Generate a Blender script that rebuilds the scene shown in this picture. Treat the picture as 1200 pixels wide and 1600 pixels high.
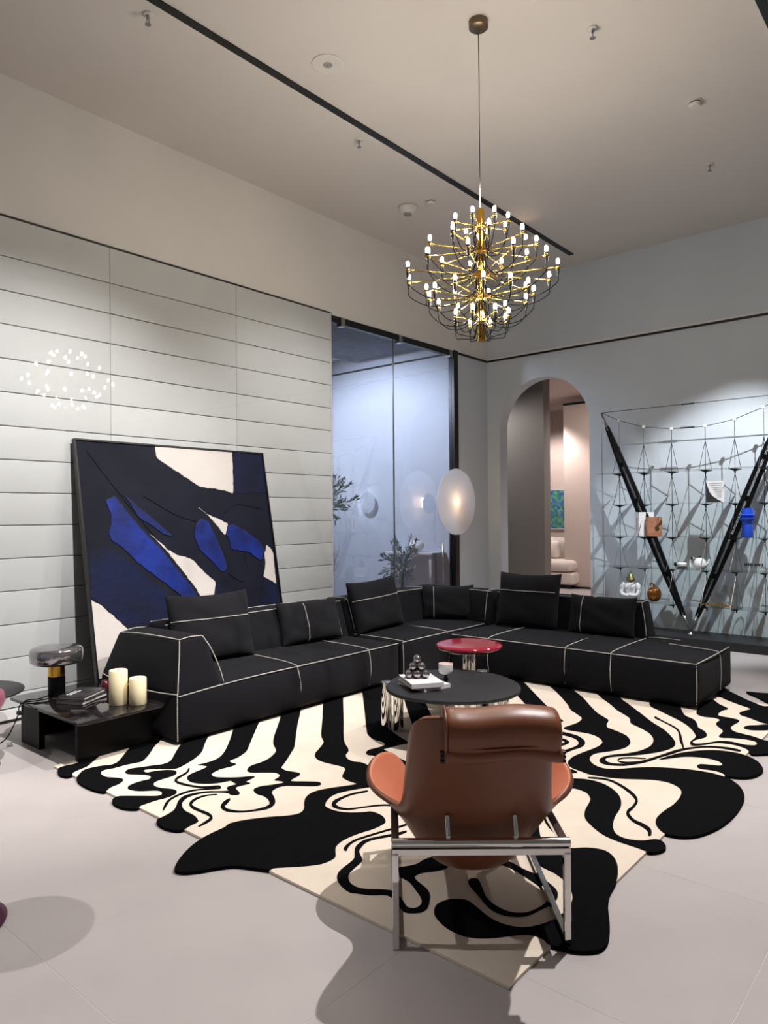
import bpy, bmesh, math, random
from mathutils import Vector, Matrix
from mathutils.geometry import tessellate_polygon
random.seed(7)
D = bpy.data
for o in list(D.objects): D.objects.remove(o, do_unlink=True)
SC = bpy.context.scene
COL = SC.collection
PI = math.pi

# ------------------------------------------------------------------ camera, light, exposure
def spot(name, loc, target, watts, angle, blend=0.3, color=(1, 0.95, 0.9), size=0.03):
    l = D.lights.new(name, 'SPOT'); l.energy = watts; l.spot_size = math.radians(angle); l.spot_blend = blend
    l.color = color; l.shadow_soft_size = size
    o = D.objects.new(name, l); COL.objects.link(o); o.location = loc
    o.rotation_euler = (Vector(target) - Vector(loc)).to_track_quat('-Z', 'Y').to_euler()
    return o
def area(name, loc, target, watts, sx, sy, color=(1, 1, 1)):
    l = D.lights.new(name, 'AREA'); l.energy = watts; l.shape = 'RECTANGLE'; l.size = sx; l.size_y = sy; l.color = color
    o = D.objects.new(name, l); COL.objects.link(o); o.location = loc
    o.rotation_euler = (Vector(target) - Vector(loc)).to_track_quat('-Z', 'Y').to_euler()
    return o

cam = D.cameras.new('camera'); CAM = D.objects.new('camera', cam); COL.objects.link(CAM); SC.camera = CAM
cam.sensor_fit = 'VERTICAL'; cam.sensor_height = 36; cam.lens = 36 * 1110 / 1600; cam.clip_start = 0.05
yaw, pit, rol = math.radians(40.489), math.radians(0.2786), math.radians(-0.4985)
fw = Vector((math.cos(yaw), math.sin(yaw), 0)); rt = Vector((math.sin(yaw), -math.cos(yaw), 0)); up = Vector((0, 0, 1))
fw, up = fw * math.cos(pit) + up * math.sin(pit), up * math.cos(pit) - fw * math.sin(pit)
rt, up = rt * math.cos(rol) + up * math.sin(rol), up * math.cos(rol) - rt * math.sin(rol)
M = Matrix((rt, up, -fw)).transposed().to_4x4(); M.translation = (0, 0, 1.5); CAM.matrix_world = M

w = D.worlds.new('showroom_daylight'); SC.world = w; w.use_nodes = True
w.node_tree.nodes['Background'].inputs[0].default_value = (0.86, 0.93, 1.0, 1)
w.node_tree.nodes['Background'].inputs[1].default_value = 0.12
SC.view_settings.view_transform = 'Standard'; SC.view_settings.look = 'None'
SC.view_settings.exposure = 0.58; SC.view_settings.gamma = 1.0; SC.view_settings.use_curve_mapping = False
SC.cycles.max_bounces = 9; SC.cycles.transparent_max_bounces = 20; SC.cycles.caustics_reflective = False; SC.cycles.caustics_refractive = False
SC.cycles.sample_clamp_indirect = 6

WARM = (1.0, 0.93, 0.87); NEUT = (1.0, 0.96, 0.95); COOL = (0.86, 0.93, 1.0)
spot('track_light_lounge', (3.82, 1.12, 4.70), (2.9, 1.8, 0), 590, 90, 0.45, NEUT, 0.025)
spot('track_light_shelf', (7.10, 1.10, 4.70), (8.75, 2.85, 0.5), 640, 46, 0.6, (0.93, 0.96, 1.0), 0.018)
spot('track_light_rug', (7.10, 1.10, 4.70), (5.2, 2.7, 0), 330, 58, 0.5, NEUT, 0.02)
spot('track_light_front', (0.1, 4.0, 4.70), (0.75, 3.0, 0), 220, 52, 0.5, NEUT, 0.03)
spot('added_wall_wash', (2.2, 2.4, 4.70), (2.5, 5.5, 0.45), 700, 68, 0.9, NEUT, 0.03)  # added wash for the plank wall, hung off both ceiling tracks
spot('added_wall_wash_far', (5.3, 2.4, 4.70), (5.0, 5.5, 0.7), 350, 70, 0.9, NEUT, 0.03)  # second added wall wash, also away from the tracks
spot('back_room_light', (6.0, 6.8, 3.6), (7.9, 6.9, 0.8), 430, 140, 0.6, (0.90, 0.94, 1.0), 0.15)
spot('hall_fill', (11.3, 4.3, 3.8), (12.4, 5.4, 0.6), 230, 150, 0.6, (1.0, 0.91, 0.86), 0.2)  # unseen fill added for the blush wall and the partition end
spot('hall_fill_near', (9.25, 6.7, 3.3), (10.0, 5.6, 1.4), 75, 120, 0.6, (1.0, 0.95, 0.92), 0.15)  # unseen fill added to brighten the dark hall partition
spot('hall_light_far', (12.8, 7.0, 3.4), (14.0, 7.0, 0.8), 130, 120, 0.6, (1.0, 0.92, 0.88), 0.1)

# ------------------------------------------------------------------ materials
def lin(c):
    r = []
    for v in c[:3]:
        v /= 255.0; r.append(v / 12.92 if v <= 0.04045 else ((v + 0.055) / 1.055) ** 2.4)
    return (*r, 1)
def mat(name, rgb, rough=0.5, metal=0.0, spec=0.5, vary=0.0, scale=8.0, bump=0.0, bscale=60.0, rgb2=None, emit=0.0, ecol=None, coat=0.0, piece=0.0, sheen=0.0):
    m = D.materials.new(name); m.use_nodes = True; n = m.node_tree.nodes; l = m.node_tree.links
    b = n['Principled BSDF']; c = lin(rgb)
    b.inputs['Base Color'].default_value = c; b.inputs['Roughness'].default_value = rough
    b.inputs['Metallic'].default_value = metal; b.inputs['Specular IOR Level'].default_value = spec
    b.inputs['Coat Weight'].default_value = coat; b.inputs['Coat Roughness'].default_value = 0.05
    b.inputs['Sheen Weight'].default_value = sheen
    if emit: b.inputs['Emission Color'].default_value = lin(ecol or rgb); b.inputs['Emission Strength'].default_value = emit
    tc = n.new('ShaderNodeTexCoord')
    src = None
    if vary or rgb2:
        no = n.new('ShaderNodeTexNoise'); no.inputs['Scale'].default_value = scale; no.inputs['Detail'].default_value = 6
        l.new(tc.outputs['Object'], no.inputs['Vector'])
        mx = n.new('ShaderNodeMix'); mx.data_type = 'RGBA'
        c2 = lin(rgb2) if rgb2 else tuple(x * (1 - vary) for x in c[:3]) + (1,)
        mx.inputs[6].default_value = c; mx.inputs[7].default_value = c2
        rp = n.new('ShaderNodeMapRange'); rp.inputs[1].default_value = 0.35; rp.inputs[2].default_value = 0.65
        l.new(no.outputs['Fac'], rp.inputs[0]); l.new(rp.outputs[0], mx.inputs[0]); src = mx.outputs[2]
        l.new(src, b.inputs['Base Color'])
    if piece:
        oi = n.new('ShaderNodeObjectInfo'); mr = n.new('ShaderNodeMapRange'); mr.inputs[3].default_value = 1 - piece; mr.inputs[4].default_value = 1
        l.new(oi.outputs['Random'], mr.inputs[0])
        mu = n.new('ShaderNodeMix'); mu.data_type = 'RGBA'; mu.blend_type = 'MULTIPLY'; mu.inputs[0].default_value = 1
        if src: l.new(src, mu.inputs[6])
        else: mu.inputs[6].default_value = c
        l.new(mr.outputs[0], mu.inputs[7]); l.new(mu.outputs[2], b.inputs['Base Color'])
    if bump:
        nb = n.new('ShaderNodeTexNoise'); nb.inputs['Scale'].default_value = bscale; nb.inputs['Detail'].default_value = 4
        l.new(tc.outputs['Object'], nb.inputs['Vector'])
        bp = n.new('ShaderNodeBump'); bp.inputs['Strength'].default_value = bump; bp.inputs['Distance'].default_value = 0.01
        l.new(nb.outputs['Fac'], bp.inputs['Height']); l.new(bp.outputs[0], b.inputs['Normal'])
    return m
def glass(name, tint=(235, 242, 242), ior=1.45, rough=0.0, extra=0.0):
    m = D.materials.new(name); m.use_nodes = True; n = m.node_tree.nodes; l = m.node_tree.links
    n.remove(n['Principled BSDF']); out = n['Material Output']
    t = n.new('ShaderNodeBsdfTransparent'); t.inputs[0].default_value = lin(tint)
    g = n.new('ShaderNodeBsdfGlossy'); g.inputs['Roughness'].default_value = rough
    f = n.new('ShaderNodeFresnel'); ge = n.new('ShaderNodeNewGeometry'); mi = n.new('ShaderNodeMix')
    mi.inputs[2].default_value = ior; mi.inputs[3].default_value = 1 / ior          # same Fresnel on both faces of a thin sheet
    l.new(ge.outputs['Backfacing'], mi.inputs[0]); l.new(mi.outputs[0], f.inputs[0])
    mx = n.new('ShaderNodeMixShader'); fac = f.outputs[0]
    if extra:
        a = n.new('ShaderNodeMath'); a.operation = 'ADD'; a.inputs[1].default_value = extra; a.use_clamp = True
        l.new(fac, a.inputs[0]); fac = a.outputs[0]
    l.new(fac, mx.inputs[0]); l.new(t.outputs[0], mx.inputs[1]); l.new(g.outputs[0], mx.inputs[2]); l.new(mx.outputs[0], out.inputs[0])
    return m

m_wall = mat('wall_paint', (222, 219, 214), 0.6, vary=0.04, scale=1.5, spec=0.3)
m_wall_r = mat('wall_paint_cool_cast', (196, 204, 211), 0.6, vary=0.05, scale=1.2, spec=0.3)  # blue of the cool light put into the wall colour
m_ceil = mat('ceiling_paint', (214, 209, 204), 0.7, spec=0.25, vary=0.03, scale=0.8)
m_floor = mat('porcelain_tile', (181, 174, 172), 0.42, spec=0.4, vary=0.08, scale=2.2, piece=0.04)
m_grout = mat('grout', (206, 199, 198), 0.8, vary=0.05)
m_black = mat('black_metal', (14, 14, 16), 0.4, vary=0.1, spec=0.4)
m_plinth = mat('black_stained_wood', (30, 30, 33), 0.45, vary=0.25, scale=14)
m_plank = mat('white_lacquered_plank', (232, 232, 231), 0.4, spec=0.25, vary=0.03, scale=3, piece=0.03, bump=0.02, bscale=14)
m_base = mat('baseboard_paint', (215, 214, 213), 0.5, vary=0.03)
m_gap = mat('shadow_gap', (20, 20, 20), 0.9, vary=0.1)
m_pane = glass('wall_pane_glass', (246, 247, 247), 1.4)
m_door = glass('partition_glass', (216, 220, 228), 1.5, 0.0, 0.05)
m_shelfglass = glass('shelf_glass', (249, 252, 251), 1.3)
m_glassware = glass('clear_glassware', (250, 251, 251), 1.45)
m_chrome = mat('chrome', (225, 224, 222), 0.06, 1.0, vary=0.03)
m_steel = mat('brushed_steel', (170, 170, 170), 0.28, 1.0, vary=0.1, scale=40)
m_steel_dark = mat('dark_steel_cable', (70, 74, 80), 0.4, 0.9, vary=0.1)
m_brass = mat('polished_brass', (214, 168, 70), 0.16, 1.0, vary=0.08)
m_bronze = mat('bronze_canopy', (120, 104, 84), 0.35, 0.9, vary=0.1)
m_rubber = mat('black_cable', (2, 2, 2), 0.7, spec=0.05, vary=0.1)
m_bulb = mat('lit_bulb', (255, 236, 200), 0.3, emit=190.0, ecol=(255, 242, 224), vary=0.02)
m_bulbcap = mat('bulb_glass_base', (230, 225, 210), 0.2, vary=0.05)
m_sofa = mat('black_wool_upholstery', (20, 20, 24), 0.9, spec=0.12, vary=0.25, scale=120, bump=0.25, bscale=420, sheen=0.03)
m_cush = mat('black_linen_cushion', (28, 28, 31), 0.92, spec=0.1, vary=0.3, scale=160, bump=0.3, bscale=380, sheen=0.03)
m_stitch = mat('white_cord_stitch', (190, 186, 180), 0.8, vary=0.35, scale=220)
m_cream = mat('cream_wool_pile', (226, 213, 196), 0.95, spec=0.05, vary=0.07, scale=5, bump=0.5, bscale=260)
m_pile = mat('black_wool_pile', (13, 13, 15), 0.95, spec=0.05, vary=0.3, scale=90, bump=0.5, bscale=260)
m_leather = mat('cognac_leather', (122, 72, 48), 0.36, spec=0.45, vary=0.08, scale=6, bump=0.08, bscale=300)
m_leather_in = mat('lit_leather_inner', (196, 116, 85), 0.42, spec=0.4, vary=0.06, scale=6, bump=0.06, bscale=260)  # inner leather paler; the light on the petals is put into its colour
m_leather_dark = mat('dark_leather_strap', (52, 28, 22), 0.45, vary=0.1)
m_ink = mat('matte_black_table_top', (34, 34, 37), 0.5, vary=0.12, scale=4)
m_red = mat('crimson_lacquer', (150, 22, 48), 0.12, spec=0.6, coat=0.6, vary=0.05)
m_marble = mat('dark_marble', (34, 30, 30), 0.07, spec=0.6, rgb2=(16, 14, 14), scale=7)
m_gloss_black = mat('satin_black_panel', (6, 6, 8), 0.45, vary=0.1, spec=0.15)
m_wax = mat('ivory_wax', (240, 226, 184), 0.5, vary=0.04)
m_wick = mat('candle_wick', (40, 34, 30), 0.9, vary=0.1)
m_smoke = mat('smoked_mirror_glass', (172, 168, 172), 0.07, 0.9, vary=0.1)
m_ball = mat('mirror_ball', (186, 182, 188), 0.05, 1.0, vary=0.25, scale=60)
m_white = mat('white_ceramic', (232, 232, 232), 0.3, vary=0.03)
m_paper = mat('white_book_cover', (230, 229, 230), 0.55, vary=0.03)
m_page = mat('book_pages', (205, 200, 194), 0.8, vary=0.15, scale=90)
m_darkbook = mat('dark_book_cover', (30, 29, 33), 0.35, rgb2=(58, 54, 56), scale=14)
m_print = mat('white_print', (205, 205, 205), 0.6, vary=0.05)
m_tanbook = mat('tan_book_cover', (176, 122, 92), 0.6, rgb2=(150, 98, 72), scale=20)
m_blue = mat('cobalt_ceramic', (38, 84, 214), 0.4, vary=0.06)
m_plaster = mat('white_plaster_figure', (226, 226, 228), 0.55, vary=0.04)
m_oliveg = mat('gilded_olive_glaze', (118, 110, 58), 0.35, 0.5, rgb2=(52, 62, 34), scale=26)
m_amber = mat('amber_brass_glass', (150, 92, 36), 0.16, 0.7, vary=0.25, scale=30)
m_pinkwax = mat('pink_wax', (232, 180, 172), 0.6, vary=0.08)
m_wine = mat('wine_glass_red', (70, 22, 28), 0.15, vary=0.1)
m_pinkfab = mat('raspberry_velvet', (150, 62, 92), 0.7, vary=0.2, scale=30, sheen=0.3)
m_plum = mat('plum_lacquer_base', (66, 16, 46), 0.3, vary=0.1)
m_disc = mat('frosted_paper_disc', (226, 226, 230), 0.6, vary=0.06, scale=10)
m_glow = mat('lamp_core', (255, 226, 190), 0.5, emit=40.0, ecol=(255, 214, 170), vary=0.02)
m_leaf = mat('olive_leaf', (62, 78, 54), 0.6, rgb2=(96, 108, 84), scale=30)
m_leafgrey = mat('reflected_shrub_leaf', (120, 128, 128), 0.6, rgb2=(150, 156, 158), scale=30)  # pale grey for leaves that show as a reflection
m_bark = mat('bark', (88, 72, 58), 0.8, vary=0.3)
m_backwall = mat('back_room_paint', (190, 195, 206), 0.6, vary=0.04, scale=1)
m_backceil = mat('raw_grey_ceiling', (112, 118, 132), 0.9, vary=0.35, scale=9, bump=0.6, bscale=20)
m_taupe = mat('taupe_wall', (124, 118, 114), 0.7, vary=0.05, scale=2)
m_taupe_l = mat('pale_taupe_wall', (172, 162, 156), 0.7, vary=0.04, scale=2)
m_pinkwall = mat('blush_wall', (196, 178, 170), 0.7, vary=0.04, scale=2)
m_bed = mat('cream_upholstery', (226, 214, 206), 0.85, vary=0.05)
m_plastic = mat('white_plastic', (214, 212, 206), 0.45, vary=0.03)
m_grille = mat('grey_mesh_grille', (146, 148, 146), 0.6, vary=0.1, scale=300)
m_canvas = mat('navy_impasto', (19, 22, 35), 0.62, spec=0.16, rgb2=(12, 15, 29), scale=3, bump=0.35, bscale=9)
m_pcream = mat('paint_cream', (196, 190, 184), 0.55, vary=0.05, scale=3, bump=0.2, bscale=30)
m_pblue = mat('paint_ultramarine', (16, 40, 122), 0.5, spec=0.25, rgb2=(11, 22, 74), scale=4, bump=0.4, bscale=14)
m_pmid = mat('paint_deep_navy', (15, 22, 54), 0.6, spec=0.16, rgb2=(14, 18, 34), scale=3, bump=0.5, bscale=12)
m_reed = mat('dry_grass', (150, 134, 118), 0.8, vary=0.2)

# ------------------------------------------------------------------ helpers
ROOT = {}
def tag(o, label=None, cat=None, group=None, kind=None):
    for k, v in (('label', label), ('category', cat), ('group', group), ('kind', kind)):
        if v: o[k] = v
    return o
def thing(name, label, cat, loc=(0, 0, 0), rz=0.0, group=None):
    o = D.objects.new(name, None); COL.objects.link(o); o.location = loc; o.rotation_euler = (0, 0, rz); o.empty_display_size = 0.1
    ROOT[o.name] = Matrix.Translation(loc) @ Matrix.Rotation(rz, 4, 'Z')
    return tag(o, label, cat, group)
def obj(name, bm, m, parent=None, smooth=False, world=False, angle=None):
    me = D.meshes.new(name)
    if world and parent is not None:
        p = parent
        while p.parent: p = p.parent
        if p.name in ROOT: bm.transform(ROOT[p.name].inverted())
    bmesh.ops.recalc_face_normals(bm, faces=bm.faces)
    bm.to_mesh(me); bm.free()
    ms = m if isinstance(m, (list, tuple)) else [m]
    for x in ms: me.materials.append(x)
    if smooth:
        for p in me.polygons: p.use_smooth = True
        if angle: me.set_sharp_from_angle(angle=math.radians(angle))
    o = D.objects.new(name, me); COL.objects.link(o)
    if parent is not None: o.parent = parent
    return o
def BM(): return bmesh.new()
def box(bm, a, b, bev=0.0, seg=2):
    r = bmesh.ops.create_cube(bm, size=1.0)
    vs = r['verts']
    for v in vs: v.co = Vector([(a[i] + b[i]) / 2 + v.co[i] * (b[i] - a[i]) for i in range(3)])
    if bev:
        es = list({e for v in vs for e in v.link_edges})
        bmesh.ops.bevel(bm, geom=es, offset=bev, segments=seg, affect='EDGES', profile=0.5)
    return bm
def bx(a, b, bev=0.0, seg=2): return box(BM(), a, b, bev, seg)
def frame_of(d):
    d = d.normalized(); a = Vector((0, 0, 1)) if abs(d.z) < 0.95 else Vector((1, 0, 0))
    x = d.cross(a).normalized(); return x, d.cross(x).normalized()
def tube(bm, pts, r, n=8, cap=True, closed=False):
    pts = [Vector(p) for p in pts]; rr = r if isinstance(r, (list, tuple)) else [r] * len(pts); rings = []
    N = len(pts)
    for i, p in enumerate(pts):
        if closed: d = pts[(i + 1) % N] - pts[i - 1]
        else: d = pts[min(i + 1, N - 1)] - pts[max(i - 1, 0)]
        if i == 0: x, y = frame_of(d)
        else:
            d.normalize(); x = (x - d * x.dot(d)).normalized(); y = d.cross(x)
        rings.append([bm.verts.new(p + (x * math.cos(2 * PI * k / n) + y * math.sin(2 * PI * k / n)) * rr[i]) for k in range(n)])
    for i in range(N if closed else N - 1):
        a, b = rings[i], rings[(i + 1) % N]
        for k in range(n): bm.faces.new((a[k], a[(k + 1) % n], b[(k + 1) % n], b[k]))
    if cap and not closed: bm.faces.new(rings[0][::-1]); bm.faces.new(rings[-1])
    return bm
def lathe(bm, prof, n=24, c=(0, 0, 0), sx=1.0, sy=1.0):
    rings = []
    for r, z in prof:
        if r < 1e-5: rings.append([bm.verts.new((c[0], c[1], c[2] + z))])
        else: rings.append([bm.verts.new((c[0] + sx * r * math.cos(2 * PI * k / n), c[1] + sy * r * math.sin(2 * PI * k / n), c[2] + z)) for k in range(n)])
    for a, b in zip(rings, rings[1:]):
        for k in range(n):
            q = [a[k % len(a)], a[(k + 1) % len(a)], b[(k + 1) % len(b)], b[k % len(b)]]
            q = [v for i, v in enumerate(q) if v not in q[:i]]
            if len(q) > 2: bm.faces.new(q)
    if len(rings[0]) > 1: bm.faces.new(rings[0][::-1])
    if len(rings[-1]) > 1: bm.faces.new(rings[-1])
    return bm
def spline(pts, sub=3, closed=True):
    n = len(pts); out = []
    P = [Vector(p).to_3d() for p in pts]
    for i in range(n if closed else n - 1):
        p0, p1, p2, p3 = (P[(i - 1) % n], P[i], P[(i + 1) % n], P[(i + 2) % n]) if closed else (P[max(i - 1, 0)], P[i], P[i + 1], P[min(i + 2, n - 1)])
        for s in range(sub):
            t = s / sub
            out.append(0.5 * ((2 * p1) + (p2 - p0) * t + (2 * p0 - 5 * p1 + 4 * p2 - p3) * t * t + (3 * p1 - p0 - 3 * p2 + p3) * t ** 3))
    if not closed: out.append(P[-1])
    return out
def prism(bm, pts, z0, z1, mp=None):
    """polygon (x, y) extruded between z0 and z1; mp maps (x, y, z) to a point"""
    mp = mp or (lambda x, y, z: (x, y, z))
    lo = [bm.verts.new(mp(p[0], p[1], z0)) for p in pts]; hi = [bm.verts.new(mp(p[0], p[1], z1)) for p in pts]
    for t in tessellate_polygon([[Vector((p[0], p[1], 0)) for p in pts]]):
        for vs in (lo, hi):
            try: bm.faces.new([vs[i] for i in t])
            except ValueError: pass
    n = len(pts)
    for i in range(n): bm.faces.new((lo[i], lo[(i + 1) % n], hi[(i + 1) % n], hi[i]))
    return bm
def softbox(bm, c8, r=0.03, bulge=(0, 0, 0, 0, 0, 0), n=5):
    """rounded block on 8 corners (bottom 4 ccw, top 4 ccw); bulge = -x,+x,-y,+y,-z,+z"""
    c8 = [Vector(c) for c in c8]
    h = [((c8[1] - c8[0]).length + (c8[6] - c8[7]).length) / 4, ((c8[3] - c8[0]).length + (c8[6] - c8[5]).length) / 4, ((c8[4] - c8[0]).length + (c8[6] - c8[2]).length) / 4]
    ax = []
    for q in h:
        e = [q, q - 0.3 * r, q - r * 0.65, q - r]
        inner = [-(q - r) + 2 * (q - r) * i / n for i in range(1, n)]
        ax.append([-v for v in e] + inner + e[::-1])
    V = {}
    def vert(a, b, c):
        k = (a, b, c)
        if k in V: return V[k]
        p = Vector((ax[0][a], ax[1][b], ax[2][c])); q = Vector([max(-(h[i] - r), min(h[i] - r, p[i])) for i in range(3)]); d = p - q
        if d.length > 1e-9: p = q + d.normalized() * r
        u = [p[i] / h[i] for i in range(3)]
        f = lambda i, j: (1 - u[i] ** 2) * (1 - u[j] ** 2)
        off = (f(1, 2) * (bulge[1] if u[0] > 0 else -bulge[0]) * abs(u[0]) ** 2, f(0, 2) * (bulge[3] if u[1] > 0 else -bulge[2]) * abs(u[1]) ** 2, f(0, 1) * (bulge[5] if u[2] > 0 else -bulge[4]) * abs(u[2]) ** 2)
        s, t, w_ = [(x + 1) / 2 for x in u]
        lo = (c8[0] * (1 - s) + c8[1] * s) * (1 - t) + (c8[3] * (1 - s) + c8[2] * s) * t
        hi = (c8[4] * (1 - s) + c8[5] * s) * (1 - t) + (c8[7] * (1 - s) + c8[6] * s) * t
        V[k] = bm.verts.new(lo * (1 - w_) + hi * w_ + Vector(off)); return V[k]
    L = [len(a) - 1 for a in ax]
    for i in range(3):
        j, k = (i + 1) % 3, (i + 2) % 3
        for e in (0, L[i]):
            for a in range(L[j]):
                for b in range(L[k]):
                    q = []
                    for da, db in ((0, 0), (1, 0), (1, 1), (0, 1)):
                        idx = [0, 0, 0]; idx[i] = e; idx[j] = a + da; idx[k] = b + db; q.append(vert(*idx))
                    bm.faces.new(q)
    return bm
def blk(x0, x1, y0, y1, z0, z1, dx0=0, dx1=0, dy0=0, dy1=0):
    """box corners with the top inset by d.."""
    return [(x0, y0, z0), (x1, y0, z0), (x1, y1, z0), (x0, y1, z0), (x0 + dx0, y0 + dy0, z1), (x1 - dx1, y0 + dy0, z1), (x1 - dx1, y1 - dy1, z1), (x0 + dx0, y1 - dy1, z1)]
def resample(pts, step):
    out = [pts[0]]; acc = 0.0
    for a, b in zip(pts, pts[1:]):
        L_ = (b - a).length
        if L_ < 1e-9: continue
        t = step - acc
        while t <= L_: out.append(a + (b - a) * (t / L_)); t += step
        acc = L_ - (t - step)
    return out
def braid(bm, pts, r):
    p = resample(pts, 0.0055); return tube(bm, p, [r * (1.0 if i % 3 else 0.45) for i in range(len(p))], 6)
def jag(pts, amp, seed, step=0.02):
    # ragged palette-knife outline
    rn = random.Random(seed); P = [Vector(p).to_3d() for p in pts]; P.append(P[0]); q = resample(P, step); keep = []
    return [p + Vector((rn.uniform(-amp, amp), rn.uniform(-amp, amp), 0)) for p in q]
def link(src, name, parent=None):
    o = D.objects.new(name, src.data); COL.objects.link(o)
    if parent is not None: o.parent = parent
    return o
# ------------------------------------------------------------------ the room shell
WY, WX, HC = 5.543, 8.82, 4.8
floor = obj('floor', bx((-5, -5, -0.12), (17, 9.5, -0.0008)), m_grout); tag(floor, kind='structure')
TS = 0.965
tile_me = None
for i in range(-6, 9):
    for j in range(-5, 5):
        x0, y0 = 0.113 + TS * i, 1.556 + TS * j
        if not tile_me:
            b = BM(); box(b, (0.0012, 0.0012, -0.0007), (TS - 0.0012, TS - 0.0012, 0), 0.0003, 1); t = obj('floor_tile', b, m_floor, floor); tile_me = t
        else: t = link(tile_me, 'floor_tile', floor)
        t.location = (x0, y0, 0)
bk = obj('floor_slab', bx((-5, WY - 0.12 , -0.0007), (17, 9.5, -0.0004)), m_floor, floor)
tag(obj('ceiling', bx((-5, -5, HC), (WX + 0.2, WY + 0.1, HC + 0.1)), m_ceil), kind='structure')
wl = tag(obj('wall_left', bx((-5, WY, 3.752), (WX + 0.2, WY + 0.1, HC)), m_wall), kind='structure')
obj('plank_backing', bx((-5, WY - 0.004, 0), (5.583, WY + 0.1, 3.752)), m_steel_dark, wl)
obj('pier', bx((8.05, WY, 0), (WX, WY + 0.1, 3.752)), m_wall_r, wl)
obj('wall_end', bx((5.583, WY - 0.02, 0.1), (5.60, WY + 0.1, 3.735)), m_plank, wl)
zs = [3.735, 3.44, 3.187, 2.938, 2.684, 2.436, 2.186, 1.937, 1.691, 1.448, 1.203, 0.961, 0.714, 0.466, 0.205, 0.098]
px_ = [-2.16, -0.87, 0.42, 1.71, 3.0, 4.29, 5.58]
for z1, z0 in zip(zs, zs[1:]):
    first = None
    for x0, x1 in zip(px_, px_[1:]):
        if first is None:
            b = BM(); hh = z1 - z0
            softbox(b, [(0.0015, -0.0188, 0.0045), (1.2885, -0.0188, 0.0045), (1.2885, 0, 0.004), (0.0015, 0, 0.004), (0.0015, -0.017, hh - 0.002), (1.2885, -0.017, hh - 0.002), (1.2885, 0, hh), (0.0015, 0, hh)], 0.004, n=2)
            first = t = obj('wall_plank', b, m_plank, wl, smooth=True, angle=40)
        else: t = link(first, 'wall_plank', wl)
        t.location = (x0, WY - 0.006, z0)
for x0, x1 in ((-2.16, 0.42), (0.42, 1.71), (1.71, 4.287), (4.291, 5.585)):
    obj('glass_sheet', bx((x0, WY - 0.056, 0.1), (x1, WY - 0.048, 3.742)), m_pane, wl)
tag(obj('trim_1', bx((-5, WY - 0.008, 3.742), (5.59, WY + 0.02, 3.756)), m_gap), kind='structure')
tag(obj('baseboard_left', bx((-5, WY - 0.05, 0.022), (5.59, WY - 0.002, 0.094), 0.004), m_base), kind='structure')
tag(obj('trim_2', bx((-5, WY - 0.046, 0.0), (5.59, WY - 0.004, 0.022)), m_gap), kind='structure')
# right wall with the arched opening
ya, yb, zc, R = 3.985, 5.335, 2.705, 0.675
ring = [(-5, 0), (-5, HC), (5.56, HC), (5.56, 0), (yb, 0)] + [((ya + yb) / 2 + R * math.cos(t * PI / 40), zc + R * math.sin(t * PI / 40)) for t in range(41)] + [(ya, 0)]
wr = tag(obj('wall_right', prism(BM(), ring, WX, WX + 0.2, lambda y, z, x: (x, y, z)), m_wall_r, smooth=True, angle=30), kind='structure')
t3 = obj('trim_3', bx((WX - 0.02, -5, 3.70), (WX, WY, 3.725)), m_black); tag(t3, kind='structure')
obj('trim_lip', bx((WX - 0.024, -5, 3.725), (WX, WY, 3.748)), m_base, t3)
t4 = obj('trim_4', bx((8.04, WY - 0.02, 3.70), (WX, WY, 3.725)), m_black); tag(t4, kind='structure')
obj('trim_lip', bx((5.6, WY - 0.024, 3.727), (WX, WY, 3.75)), m_base, t4)
pl = tag(obj('trim_5', bx((8.25, -5, 0.0), (WX, 3.93, 0.098), 0.003), m_plinth), kind='structure')
tag(obj('wall_back', bx((-5, -5.1, 0), (WX, -5, HC)), m_wall), kind='structure')
for n, (y, x1) in (('trim_6', (4.02, 8.42)), ('trim_7', (1.09, 8.42))):
    o = tag(obj(n, bx((-5, y - 0.03, HC - 0.012), (x1, y + 0.03, HC + 0.01)), m_black), kind='structure')
    obj('flange', bx((-5, y + 0.03, HC - 0.008), (x1, y + 0.05, HC + 0.01)), m_plastic, o)
# glazed partition to the back room
win = tag(obj('window_1', bx((5.6, WY - 0.01, 3.655), (7.95, WY + 0.05, 3.727)), m_black), kind='structure')
for x0, x1 in ((5.602, 6.702), (6.708, 7.945)):
    obj('pane', bx((x0, WY + 0.01, 0.01), (x1, WY + 0.022, 3.68)), m_door, win)
obj('frame_post', bx((7.945, WY - 0.03, 0), (8.045, WY + 0.06, 3.74), 0.004), m_black, win)
for x in (5.79, 6.82, 7.9): obj('patch_fitting', bx((x - 0.03, WY - 0.022, 3.63), (x + 0.03, WY + 0.055, 3.735), 0.003), m_steel, win)
for x in (6.705,): obj('pane_joint', bx((x - 0.004, WY + 0.006, 0.01), (x + 0.004, WY + 0.026, 3.66)), m_steel, win)
h = obj('pull_handle', tube(BM(), [(7.63, WY - 0.045, 0.57), (7.63, WY - 0.045, 1.13)], 0.014), m_steel, win, smooth=True)
for z in (0.62, 1.08): obj('handle_standoff', tube(BM(), [(7.63, WY - 0.045, z), (7.63, WY + 0.012, z)], 0.008), m_steel, h, smooth=True)
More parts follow.
